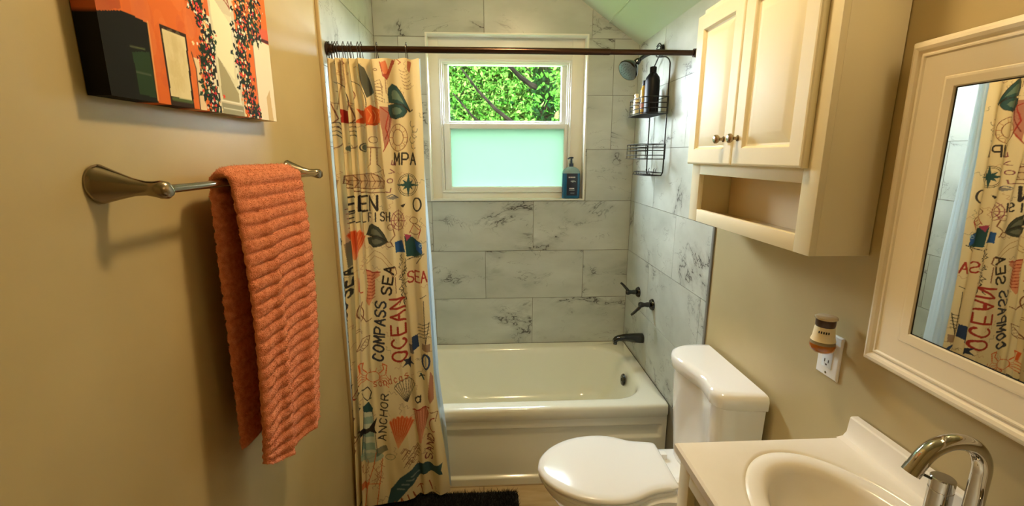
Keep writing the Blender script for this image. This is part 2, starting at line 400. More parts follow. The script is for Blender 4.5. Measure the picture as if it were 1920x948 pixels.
def tree(x, y, h, cr, nl, label, seed, lean=0, ivy=False, tr=.14, ls=.043):
    g = np.random.default_rng(seed); r = root('garden_tree', (x, y, GZ), label, 'tree', 'trees outside the window')
    tm = MB(); base = Vector((x, y, GZ)); pts = [base+Vector((lean*t*t*h+.05*math.sin(5*t), 0, t*h)) for t in np.linspace(0, 1, 12)]
    tm.tube(pts, [tr*(1-.7*i/11) for i in range(12)], 10)
    brs = []
    for k in range(12):
        t = .3+.65*g.random(); p = base+Vector((lean*t*t*h, 0, t*h)); az = g.uniform(0, 2*PI); ln = cr*g.uniform(.6, 1)
        q = [p+Vector((math.cos(az)*ln*s, math.sin(az)*ln*s, ln*.6*s*s+.1*s)) for s in np.linspace(0, 1, 6)]
        tm.tube(q, [tr*.35*(1-s*.8) for s in np.linspace(0, 1, 6)], 6); brs.append(q)
    tm.build('trunk', bark, r)
    P = []
    cl = [Vector(b[i]) for b in brs for i in (2, 3, 4, 5)]+[base+Vector((lean*h*.5+g.normal()*cr*.5, g.normal()*cr*.4, h*g.uniform(.2, 1.0))) for _ in range(26)]
    if ivy: cl = [c for c in cl if c.z > GZ+.72*h]
    for i in range(nl):
        c = cl[g.integers(len(cl))]; P.append((c.x+g.normal()*cr*.28, c.y+g.normal()*cr*.28, c.z+g.normal()*cr*.24))
    V, F, mi = leaves(P, ls, seed+1, (.45, .43, .12)); obj('crown', V, F, leaf_m, r, 0, mi)
    if ivy:
        P = []
        for i in range(6000):
            t = g.uniform(.02, .95); a = g.uniform(0, 2*PI); rr = tr*(1-.7*t)+g.uniform(0, .09)
            P.append((x+lean*t*t*h+.05*math.sin(5*t)+math.cos(a)*rr, y+math.sin(a)*rr, GZ+t*h))
        V, F, mi = leaves(P, .05, seed+2, (.30, .02, .68)); obj('ivy', V, F, leaf_m, r, 0, mi)
tree(1.40, 3.9, 6.2, 1.5, 1500, 'ivy-covered tree trunk standing upright right of centre in the window view', 11, 0, True, .13)
tree(2.15, 5.0, 5.6, 1.5, 3000, 'leaning slender tree just right of the ivy-covered trunk outside the window', 12, .04, False, .07)
tree(-.45, 8.0, 5.2, 1.9, 40000, 'bright green leafy tree filling the left of the window view', 13, .01)
tree(1.5, 9.6, 5.6, 2.1, 44000, 'bushy yellow-green tree behind and between the nearer trunks outside', 14, -.01, ls=.058)
tree(.4, 12.0, 7.0, 3.0, 34000, 'tallest broad tree at the very back of the window view', 17, 0, ls=.085)
tree(4.2, 12.5, 6.6, 2.8, 20000, 'broad tree at the back right, its leaves behind the slender tree', 18, 0, ls=.085)
tree(3.6, 8.8, 6, 2.2, 16000, 'pale leafy tree seen at the right edge of the upper pane', 15, 0)
gm = mottle(mat('lawn', (.15, .4, .06), .9), (.02, .06, .008), (.05, .10, .02), 3)
obj('lawn', [(-14, .4, GZ), (16, .4, GZ), (16, 26, GZ), (-14, 26, GZ)], [(0, 1, 2, 3)], gm, None, 0)['kind'] = 'structure'

# ================================================================= BATHTUB
tr_ = root('bathtub', (W/2, -.39, FZ), 'cream white alcove bathtub below the window and marble tile', 'bathtub')
mb = MB(); X0, X1, Y0, Y1 = .003, W-.002, -.775, -.002
def tub_ring(x0, x1, y0, y1, r, z): return rrect(x0, x1, y0, y1, r, z, 10)
rings = [tub_ring(X0, X1, Y0+.012, Y1, .006, -.07), tub_ring(X0, X1, Y0, Y1, .006, -.05), tub_ring(X0, X1, Y0, Y1, .008, -.018), tub_ring(X0, X1, Y0+.004, Y1, .01, -.006),
         tub_ring(X0+.004, X1-.002, Y0+.014, Y1-.002, .02, 0)]
ox0, ox1, oy0, oy1 = .10, 1.437, -.712, -.066
for ins, z in ((0, 0), (.006, -.001), (.013, -.006), (.019, -.016), (.023, -.035), (.030, -.10), (.042, -.20), (.055, -.26), (.085, -.305), (.13, -.325), (.2, -.335)):
    d = max(0, -z); rings.append(tub_ring(ox0+ins+d*.55, ox1-ins*1.1-d*.10, oy0+ins, oy1-ins, max(.05, .19-ins*.4), z))
rings.append(tub_ring(.62, 1.1, -.42, -.36, .029, -.338))
mb.loft(rings, True, (False, True)); mb.build('basin', M['tub'], tr_, 60)
# apron: a relief surface with a pressed-in panel
V, F = [], []; nx, nz = 220, 110
def sst(a, b, x): t = min(1, max(0, (x-a)/(b-a))); return t*t*(3-2*t)
def apron(x, z):
    top = 1-sst(-.118, -.110, z)                     # below the upper band
    endx = 1-sst(1.455, 1.470, x); lowr = sst(1.16, 1.24, x)
    dep = .014*top*endx*sst(.03, .05, x)
    fade = sst(-.185, -.170, z)*lowr+(1-lowr)*sst(-.34, -.13, z)
    dep *= fade
    bot = .018*(1-sst(-.374, -.362, z))
    return Y0+.012+dep-bot*.9
for j in range(nz+1):
    z = -.045+(FZ+.001+.045)*j/nz
    for i in range(nx+1):
        x = X0+(X1-X0)*i/nx; V.append((x, apron(x, z), z))
for j in range(nz):
    for i in range(nx): k = j*(nx+1)+i; F.append((k, k+1, k+nx+2, k+nx+1))
n = len(V)
obj('apron', V, F, M['tub'], tr_, 60)
mb = MB().lathe([(.0, .010), (.008, .010), (.009, .012), (.030, .009), (.034, .003), (.034, 0)], (ox1-.048, -.375, -.075), (-1, 0, .12), 28)
ov = mb.build('overflow_plate', M['dark_chrome'], tr_)
MB().lathe([(.0, .004), (.02, .004), (.03, .001), (.03, 0)], (1.20, -.39, -.338), (0, 0, 1), 24).build('drain', M['dark_chrome'], tr_)

# tub filler, valve handles, shower head
def valve(y, z, ang, label):
    r = root('tub_valve', (W, y, z), label, 'faucet handle', 'tub valve handles on the tiled wall')
    MB().lathe([(.031, 0), (.031, .004), (.026, .013), (.016, .018), (0, .019)], (W-.001, y, z), (-1, 0, 0), 26, (True, False)).build('escutcheon', M['dark_chrome'], r)
    MB().lathe([(.013, .014), (.014, .03), (.011, .046), (.014, .056), (.016, .066), (.013, .076), (0, .079)], (W, y, z), (-1, 0, 0), 20, (True, False)).build('stem', M['dark_chrome'], r)
    u = Vector((0, math.cos(ang), math.sin(ang))); c = Vector((W-.068, y, z))
    pts = [c-u*.010, c+u*.012, c+u*.030+Vector((-.014, 0, 0)), c+u*.050+Vector((-.032, 0, 0)), c+u*.060+Vector((-.044, 0, 0))]
    MB().tube(catmull(pts, 4), [.010-.004*i/16 for i in range(17)], 12).build('lever', M['dark_chrome'], r)
valve(-.243, .408, PI*.55, 'far chrome tub valve, its lever pointing up and left towards the window wall')
valve(-.470, .408, -PI*.45, 'near chrome tub valve, its lever hanging down, right of the other valve')
r = root('tub_spout', (W, -.352, .168), 'dark chrome tub spout low on the tiled wall above the tub', 'tub spout')
sect = []
for t, hw, zt, zb in ((0, .027, .027, -.027), (.02, .028, .028, -.026), (.06, .026, .027, -.020), (.105, .022, .024, -.012), (.14, .020, .018, -.012), (.158, .018, .010, -.022), (.168, .014, -.002, -.026)):
    c = (zt+zb)/2; h = (zt-zb)/2
    sect.append([(W-.001-t, -.352+hw*math.copysign(abs(math.cos(a))**.75, math.cos(a)), .168+c+h*math.copysign(abs(math.sin(a))**.75, math.sin(a))) for a in np.linspace(0, 2*PI, 24, endpoint=False)])
MB().loft(sect).build('spout_body', M['dark_chrome'], r)
MB().lathe([(.011, 0), (.011, .014)], (W-.158, -.352, .135), (0, 0, 1), 16).build('outlet', M['dark_chrome'], r)
r = root('shower_fixture', (W, -.37, 1.70), 'chrome shower head pointing down and left beside the caddy', 'shower head')
ap = catmull([(W-.002, -.37, 1.690), (W-.03, -.37, 1.688), (W-.085, -.372, 1.668), (W-.125, -.376, 1.640)], 6)
MB().tube(ap, .0095, 12).build('shower_arm', M['dark_chrome'], r)
MB().lathe([(.030, 0), (.029, .005), (.012, .014), (.010, .016)], (W-.001, -.37, 1.690), (-1, 0, 0), 24).build('flange', M['dark_chrome'], r)
hc, ha = Vector((W-.122, -.376, 1.642)), Vector((-.58, -.34, -.50)).normalized()
MB().lathe([(.012, -.006), (.016, .004), (.016, .016), (.012, .022), (.022, .034), (.038, .056), (.050, .076), (.053, .088), (.049, .093)], hc, ha, 30, (True, False)).build('shower_head', M['dark_chrome'], r)
fp = MB().lathe([(.050, .091), (.045, .0925), (0, .0925)], hc, ha, 30, (False, False))
u_ = ha.orthogonal().normalized(); v_ = ha.cross(u_)
for rr, k in ((.011, 6), (.023, 12), (.036, 18)):
    for i in range(k): fp.lathe([(.0022, 0), (.0016, .003)], hc+ha*.092+(u_*math.cos(2*PI*i/k)+v_*math.sin(2*PI*i/k))*rr, ha, 6)
fp.build('spray_face', mat('grey_spray_face', (.16, .17, .16), .25, .6), r)

# ================================================================= SHOWER CADDY and its bottles
CY0, CY1 = -.535, -.305                                # near and far side of the hanging wire frame
r = root('shower_caddy', (W, -.42, 1.09), 'black wire shower caddy hanging from the shower arm', 'shower caddy')
xf = W-.022; w_ = .0032
P = [(xf, -.40, 1.702), (xf, -.372, 1.712), (xf, -.34, 1.700), (xf, -.345, 1.672), (xf, -.375, 1.660), (xf, -.42, 1.652), (xf, -.48, 1.640), (xf, CY0+.006, 1.61), (xf, CY0, 1.56),
     (xf, CY0, 1.30), (xf, CY0, 1.125), (xf, CY0+.012, 1.097), (xf, CY0+.04, 1.088), (xf, CY1-.04, 1.088), (xf, CY1-.012, 1.097), (xf, CY1, 1.125), (xf, CY1, 1.30), (xf, CY1, 1.56), (xf, CY1-.006, 1.61), (xf, -.35, 1.640), (xf, -.372, 1.655), (xf, -.40, 1.672), (xf, -.41, 1.70), (xf, -.38, 1.722), (xf, -.345, 1.715)]
MB().tube(catmull(P, 5), w_, 8).build('hanging_frame', M['wire'], r)
def basket(name, z0, z1, depth, rails, y0=CY0-.012, y1=CY1+.012, slope=0):
    b = MB()
    def ring(z, ins=0): return catmull([(xf, y0+ins, z), (xf-depth*.5, y0+ins, z), (xf-depth+.03, y0+ins+.008, z), (xf-depth+ins, y0+.05, z), (xf-depth+ins, y1-.05, z), (xf-depth+.03, y1-ins-.008, z), (xf-depth*.5, y1-ins, z), (xf, y1-ins, z)], 5)
    for z in rails: b.tube(ring(z), .0022, 6)
    b.tube([(xf, y0, z1), (xf, y1, z1)], .0022, 6)
    for i in range(17):
        y = y0+.010+(y1-y0-.02)*i/16
        b.tube([(xf, y, z0), (xf-depth+.006, y, z0)], .0014, 5)
    rg = ring(z0); 
    for i in range(0, len(rg), 5): b.tube([rg[i], (rg[i][0], rg[i][1], z1)], .0016, 5)
    for i in (0, 8, 16): pass
    return b.build(name, M['wire'], r)
basket('basket', 1.378, 1.455, .118, (1.378, 1.384, 1.405, 1.428, 1.455))
basket('basket', 1.168, 1.238, .122, (1.168, 1.186, 1.208, 1.223, 1.238))
tb = basket('soap_tray', 1.088, 1.102, .085, (1.088, 1.102), CY0+.015, CY1-.0)
hk = MB()
for y in (-.36, -.40, -.47, -.50): MB().tube([(xf-.02, y, 1.10), (xf-.024, y-.004, 1.115), (xf-.022, y-.010, 1.122)], .0016, 5).build('razor_hook', M['wire'], r)

def bottle(label, x, y, z, rx, ry, h, mats, cap_r, cap_h, nm='toiletry_bottle', group='bottles in the caddy basket', band=None):
    q = root(nm, (x, y, z), label, 'bottle', group); b = MB(); n = 28
    pr = [(0, .90), (.004, 1), (h*.80, 1), (h*.88, .90), (h*.95, .62), (h, cap_r/max(rx, ry)*.95)]
    b.loft([[(x+rx*s*math.cos(a), y+ry*s*math.sin(a), z+zz) for a in np.linspace(0, 2*PI, n, endpoint=False)] for zz, s in pr])
    b.build('bottle_body', mats[0], q, 40)
    MB().lathe([(cap_r, h-.002), (cap_r, h+cap_h-.003), (cap_r-.003, h+cap_h), (0, h+cap_h)], (x, y, z), (0, 0, 1), 20, (True, False)).build('cap', mats[1], q)
    if band:
        for z0, z1, bm_ in band:
            MB().loft([[(x+(rx+.0006)*math.cos(a), y+(ry+.0006)*math.sin(a), z+zz) for a in np.linspace(0, 2*PI, n, endpoint=False)] for zz in (z0, z1)], True, (False, False)).build('label_band', bm_, q)
    return q
blk = mat('black_bottle_plastic', (.005, .005, .006), .45, 0, .15); crm = mat('cream_label', (.78, .74, .52), .4); amb = mat('amber_liquid', (.55, .33, .05), .2, Transmission_Weight=.2)
red = mat('rust_label', (.35, .12, .06), .5); brn = mat('brown_label_line', (.14, .08, .04), .5)
zb = 1.3812
bottle('large black shampoo bottle, tallest in the caddy basket', xf-.052, -.462, zb, .034, .040, .192, (blk, blk), .016, .026)
bottle('amber bottle with a black cap behind the large black bottle', xf-.062, -.385, zb, .020, .022, .145, (amb, blk), .0125, .022, band=[(.03, .062, red)])
bottle('small cream bottle with dark printed lines at the far end of the basket', xf-.086, -.338, zb, .014, .020, .098, (crm, mat('white_cap', (.7, .7, .6), .4)), .011, .012, band=[(.05, .053, brn), (.062, .068, brn), (.078, .081, brn)])
bottle('slim cream tube tucked between the amber bottle and the wall', xf-.022, -.372, zb, .011, .017, .112, (crm, blk), .009, .016, band=[(.07, .075, brn), (.085, .088, brn)])

# blue soap bottle on the sill
SX, SY, SZ = 1.126, .028, .9295
q = root('body_wash_bottle', (SX, SY, SZ), 'clear blue pump bottle with black label on the window sill', 'bottle')
blue = mat('blue_liquid', (.02, .16, .34), .08, 0, .5, Transmission_Weight=.35); paleb = mat('pale_clear_plastic', (.34, .55, .58), .12, 0, .5, Transmission_Weight=.4)
def sell(rx, ry, z, n=36, e=.55): return [(SX+rx*math.copysign(abs(math.cos(a))**e, math.cos(a)), SY+ry*math.copysign(abs(math.sin(a))**e, math.sin(a)), SZ+z) for a in np.linspace(0, 2*PI, n, endpoint=False)]
MB().loft([sell(.050, .024, 0), sell(.054, .028, .004), sell(.055, .029, .08), sell(.054, .029, .150)]).build('bottle_body', blue, q, 50)
MB().loft([sell(.054, .029, .150), sell(.051, .028, .163), sell(.042, .024, .176, e=.7), sell(.028, .018, .185, e=.9), sell(.014, .014, .190, e=1)]).build('shoulder', paleb, q, 50)
MB().lathe([(.0135, .186), (.0135, .208), (.006, .210), (.0055, .236), (.012, .238), (.012, .247), (0, .248)], (SX, SY, SZ), n=18).tube([(SX, SY, SZ+.243), (SX-.012, SY-.012, SZ+.243), (SX-.024, SY-.022, SZ+.236)], .0045, 8).build('pump', mat('dark_pump', (.03, .05, .09), .3), q)
lb = MB().box(SX-.030, SX+.034, SY-.0312, SY-.029, SZ+.018, SZ+.150, .0004); lb.build('front_label', mat('black_label', (.012, .016, .035), .3), q)
lt = MB(); yy = SY-.0322
for i in range(7): lt.box(SX-.020+i*.0060, SX-.0165+i*.0060, yy, yy+.0012, SZ+.124, SZ+.131)
for i in range(5): lt.box(SX-.014+i*.0062, SX-.010+i*.0062, yy, yy+.0012, SZ+.058, SZ+.064)
lt.build('lettering', M['plastic_white'], q)
lt = MB(); lt.box(SX-.016, SX+.018, yy, yy+.0012, SZ+.050, SZ+.053)
for i in range(4): lt.box(SX-.006+i*.006, SX-.002+i*.006, yy, yy+.0012, SZ+.032, SZ+.035)
for k in range(7):
    a = .5+k*.32; lt.tube([(SX+.004, yy+.0006, SZ+.098), (SX+.004+.016*math.cos(a), yy+.0004, SZ+.098+.011*math.sin(a)), (SX+.004+.022*math.cos(a-.3), yy+.0006, SZ+.098+.009*math.sin(a-.3))], .0009, 5)
lt.build('emblem', mat('label_white', (.55, .62, .66), .4), q)

# ================================================================= CURTAIN ROD, RINGS, CURTAIN, LINER
ROD_Y, ROD_Z = -.795, 1.592
r = root('shower_rod', (W/2, ROD_Y, ROD_Z), 'dark bronze shower curtain rod spanning the tub', 'curtain rod')
MB().lathe([(.0125, 0), (.0125, W*.745), (.0105, W*.75)], (.004, ROD_Y, ROD_Z), (1, 0, 0), 24).build('outer_tube', M['bronze'], r)
MB().lathe([(.0108, W*.74), (.0108, W-.008)], (.004, ROD_Y, ROD_Z), (1, 0, 0), 24).build('inner_tube', M['bronze'], r)
MB().lathe([(.026, .003), (.026, .008), (.018, .014), (.016, .03)], (0, ROD_Y, ROD_Z), (1, 0, 0), 24).build('end_cap', M['bronze'], r)
MB().lathe([(.026, .003), (.026, .008), (.018, .014), (.016, .03)], (W, ROD_Y, ROD_Z), (-1, 0, 0), 24).build('end_cap', M['bronze'], r)

def P2(px, py, y=-.82):
    d = AX[0]*((px-960)/F_PX)+AX[1]*(-(py-474)/F_PX)+AX[2]; t = (y-CAM.y)/d.y
    return CAM.x+d.x*t, CAM.z+d.z*t
ST_PY = [112, 220, 500, 700, 905]
NODES = [  # picture column of each fold line at five heights, fold depth at each (minus = towards the room)
 ((606, 610, 640, 655, 667), (0, 0, 0, 0, 0)),
 ((611, 615, 646, 660, 671), (-.020, -.022, -.02, -.02, -.02)),
 ((618, 623, 658, 666, 676), (.026, .026, .030, .026, .024)),
 ((626, 633, 664, 671, 681), (-.024, -.024, -.02, -.02, -.02)),
 ((632, 641, 668, 675, 685), (.024, .024, .006, -.004, -.006)),
 ((638, 647, 674, 680, 690), (-.024, -.024, -.016, -.012, -.012)),
 ((643, 653, 680, 687, 700), (.024, .022, .000, -.010, -.012)),
 ((650, 660, 686, 695, 712), (-.024, -.026, -.010, -.016, -.016)),
 ((657, 667, 691, 702, 724), (.024, .024, .002, -.008, -.014)),
 ((668, 678, 705, 718, 740), (-.028, -.026, -.010, -.020, -.020)),
 ((682, 691, 722, 737, 755), (.028, .026, -.008, -.021, -.021)),
 ((692, 702, 736, 751, 768), (-.018, -.020, -.012, -.020, -.018)),
 ((714, 717, 747, 764, 779), (.006, .012, .012, .014, .012)),
 ((735, 736, 757, 775, 789), (-.012, -.012, -.004, -.008, -.008)),
 ((752, 751, 770, 786, 800), (.002, .006, .016, .014, .010)),
 ((765, 767, 785, 798, 818), (-.010, -.010, -.012, -.012, -.018)),
 ((778, 781, 797, 808, 834), (.002, .004, .004, .004, .002))]
ZT, ZBOT = 1.552, -.372
st_z = np.array([P2(700, py)[1] for py in ST_PY])
NX_ = np.array([[P2(px, py)[0] for px, py in zip(n[0], ST_PY)] for n in NODES]); NX_ = NX_-NX_[0:1]*1+np.maximum(NX_[0:1], .008)
NX_[0] = np.maximum(NX_[0], .008)
NA_ = np.array([n[1] for n in NODES]); NA_[1:6] *= 1.3
def fold_xy(U, Z):
    """U in node units (array), Z heights (array) -> X[z,u], Y[z,u]"""
    zi = np.interp(-Z, -st_z, np.arange(5)); i0 = np.clip(np.floor(zi).astype(int), 0, 3); t = (zi-i0); t = t*t*(3-2*t)*.5+t*.5
    nxz = NX_[:, i0]*(1-t)+NX_[:, i0+1]*t; naz = NA_[:, i0]*(1-t)+NA_[:, i0+1]*t       # nodes x z
    k = np.clip(np.floor(U).astype(int), 0, len(NODES)-2); s = U-k; c = .5-.5*np.cos(PI*s)
    X = (nxz[k]*(1-s)[:, None]+nxz[k+1]*s[:, None]).T
    Y = (naz[k]*(1-c)[:, None]+naz[k+1]*c[:, None]).T
    drop = np.interp(Z, [-.4, .0, .8, 1.55], [-.860, -.852, -.840, -.824])
    wob = .003*np.sin(Z*9)[:, None]*np.sin(U*1.3)[None, :]+.0015*np.sin(Z*31+1)[:, None]*np.sin(U*2.9+Z.mean())[None, :]
    fl = np.clip((.35-Z)/.72, 0, 1)[:, None]**1.5*np.clip((13-U)/7, 0, 1)[None, :]
    return X, Y+drop[:, None]+wob-.055*fl

# --- the print: drawn flat as strokes and shapes, one unit = one canvas cell
class Canvas:
    def __init__(s, x0, y0, x1, y1, k, base):
        s.x0, s.y0, s.k = x0, y0, k; s.w, s.h = int((x1-x0)*k), int((y1-y0)*k)
        s.a = np.ones((s.h, s.w, 3))*np.array(base)
    def _win(s, P, pad):
        P = (np.asarray(P, float)-[s.x0, s.y0])*s.k
        a, b = np.floor(P.min(0)-pad).astype(int), np.ceil(P.max(0)+pad).astype(int)+1
        a = np.maximum(a, 0); b = np.minimum(b, [s.w, s.h])
        if (b <= a).any(): return None
        gx, gy = np.meshgrid(np.arange(a[0], b[0])+.5, np.arange(a[1], b[1])+.5)
        return P, a, b, gx, gy
    def stroke(s, P, w, c, op=1, close=False):
        if close: P = list(P)+[P[0]]
        r = s._win(P, w*s.k+2)
        if r is None: return
        P, a, b, gx, gy = r; d = np.full(gx.shape, 1e9)
        for p, q in zip(P[:-1], P[1:]):
            v = q-p; l = max(v@v, 1e-9); t = np.clip(((gx-p[0])*v[0]+(gy-p[1])*v[1])/l, 0, 1)
            d = np.minimum(d, np.hypot(gx-p[0]-t*v[0], gy-p[1]-t*v[1]))
        m = np.clip(w*s.k/2-d+.5, 0, 1)[..., None]*op
        s.a[a[1]:b[1], a[0]:b[0]] = s.a[a[1]:b[1], a[0]:b[0]]*(1-m)+np.array(c)*m
    def fill(s, P, c, op=1):
        r = s._win(P, 1)
        if r is None: return
        P, a, b, gx, gy = r; ins = np.zeros(gx.shape, bool); n = len(P)
        for i in range(n):
            (x1, y1), (x2, y2) = P[i-1], P[i]
            if y1 == y2: continue
            c_ = ((y1 > gy) != (y2 > gy)) & (gx < (x2-x1)*(gy-y1)/(y2-y1)+x1); ins ^= c_
        m = ins[..., None]*op; s.a[a[1]:b[1], a[0]:b[0]] = s.a[a[1]:b[1], a[0]:b[0]]*(1-m)+np.array(c)*m
    def sample(s, x, y):
        i = np.clip(((x-s.x0)*s.k).astype(int), 0, s.w-1); j = np.clip(((y-s.y0)*s.k).astype(int), 0, s.h-1); return s.a[j, i]
def circ(cx, cy, rx, ry=None, n=20, a0=0, a1=2*PI):
    ry = ry or rx; return [(cx+rx*math.cos(a0+(a1-a0)*i/n), cy+ry*math.sin(a0+(a1-a0)*i/n)) for i in range(n+1)]
def star(cx, cy, r, k=5, inner=.42, rot=-PI/2): return [(cx+(r if i % 2 == 0 else r*inner)*math.cos(rot+PI*i/k), cy+(r if i % 2 == 0 else r*inner)*math.sin(rot+PI*i/k)) for i in range(2*k)]
_o = [(.5+.5*math.cos(t), .5+.5*math.sin(t)) for t in np.linspace(0, 2*PI, 18)]
FONT = {'O': [_o], 'C': [[(.5+.5*math.cos(t), .5+.5*math.sin(t)) for t in np.linspace(.7, 2*PI-.7, 14)]], 'E': [[(1, 0), (0, 0), (0, 1), (1, 1)], [(0, .5), (.8, .5)]],
 'A': [[(0, 0), (.5, 1), (1, 0)], [(.2, .38), (.8, .38)]], 'N': [[(0, 0), (0, 1), (1, 0), (1, 1)]], 'M': [[(0, 0), (.05, 1), (.5, .3), (.95, 1), (1, 0)]],
 'P': [[(0, 0), (0, 1), (.7, 1), (1, .85), (1, .6), (.7, .45), (0, .45)]], 'R': [[(0, 0), (0, 1), (.7, 1), (1, .8), (.9, .55), (.6, .48), (0, .48)], [(.5, .48), (1, 0)]],
 'S': [[(1, .85), (.75, 1), (.3, 1), (.02, .82), (.1, .6), (.5, .5), (.9, .38), (1, .18), (.7, 0), (.25, 0), (0, .15)]], 'H': [[(0, 0), (0, 1)], [(1, 0), (1, 1)], [(0, .5), (1, .5)]],
 'L': [[(0, 1), (0, 0), (.9, 0)]], 'F': [[(0, 0), (0, 1), (1, 1)], [(0, .52), (.75, .52)]], 'I': [[(.5, 0), (.5, 1)]], 'V': [[(0, 1), (.5, 0), (1, 1)]], 'T': [[(0, 1), (1, 1)], [(.5, 1), (.5, 0)]],
 'U': [[(0, 1), (0, .3), (.25, 0), (.75, 0), (1, .3), (1, 1)]], 'Q': [_o, [(.6, .3), (1.05, -.1)]], 'D': [[(0, 0), (0, 1), (.6, .95), (1, .6), (1, .4), (.6, .05), (0, 0)]],
 's': [[(.85, .5), (.5, .6), (.15, .45), (.5, .3), (.85, .15), (.5, 0), (.1, .1)]], 'a': [[(.85, .55), (.85, 0)], [(.85, .45), (.5, .6), (.1, .4), (.1, .15), (.5, 0), (.85, .15)]],
 'n': [[(.1, .6), (.1, 0)], [(.1, .4), (.5, .6), (.85, .45), (.85, 0)]], 'd': [[(.85, 1), (.85, 0)], [(.85, .45), (.5, .6), (.1, .4), (.1, .15), (.5, 0), (.85, .15)]],
 'e': [[(.1, .3), (.85, .3), (.8, .5), (.5, .6), (.15, .45), (.1, .2), (.4, 0), (.85, .08)]], 'c': [[(.85, .5), (.5, .6), (.1, .35), (.4, 0), (.85, .1)]]}
def text(cv, t, x, y, ang, h, adv, wd, lw, c):
    """baseline start (x, y) in picture sense (y down); ang = reading direction in degrees, 90 = upwards"""
    a = math.radians(ang); dx, dy = math.cos(a), -math.sin(a); ux, uy = -math.sin(a), -math.cos(a)
    for i, ch in enumerate(t):
        for st in FONT.get(ch, []):
            cv.stroke([(x+dx*(i*adv+p*wd)+ux*q*h, y+dy*(i*adv+p*wd)+uy*q*h) for p, q in st], lw, c)
INK, TEAL, NAVY, RED, ORG, BRN, CRM = (.028, .022, .022), (.02, .08, .085), (.02, .05, .14), (.40, .03, .02), (.72, .13, .03), (.22, .07, .03), (.84, .70, .41)
def shell_fan(cv, cx, cy, r, ang, c, ln, filled=True, sp=.45):
    a0 = math.radians(ang); P = [(cx, cy)]
    for i in range(19):
        t = a0-sp+2*sp*i/18; rr = r*(1+.04*math.sin(i*2.2))*(.86+.14*math.sin(PI*i/18)); P.append((cx+rr*math.cos(t), cy+rr*math.sin(t)))
    if filled: cv.fill(P, c)
    cv.stroke(P, 1.0, ln, close=True)
    for i in range(1, 9):
        t = a0-sp+2*sp*i/9; cv.stroke([(cx, cy), (cx+r*.97*math.cos(t), cy+r*.97*math.sin(t))], .8, ln)
def mussel(cv, pts_up, pts_lo, c, hi):
    cv.fill(pts_up, c); cv.fill(pts_lo, c)
    for P in (pts_up, pts_lo):
        g = np.mean(P, 0); cv.fill([(g[0]+(p[0]-g[0])*.55, g[1]+(p[1]-g[1])*.5) for p in P], hi, .75)
        cv.stroke(P, 1.1, INK, close=True)
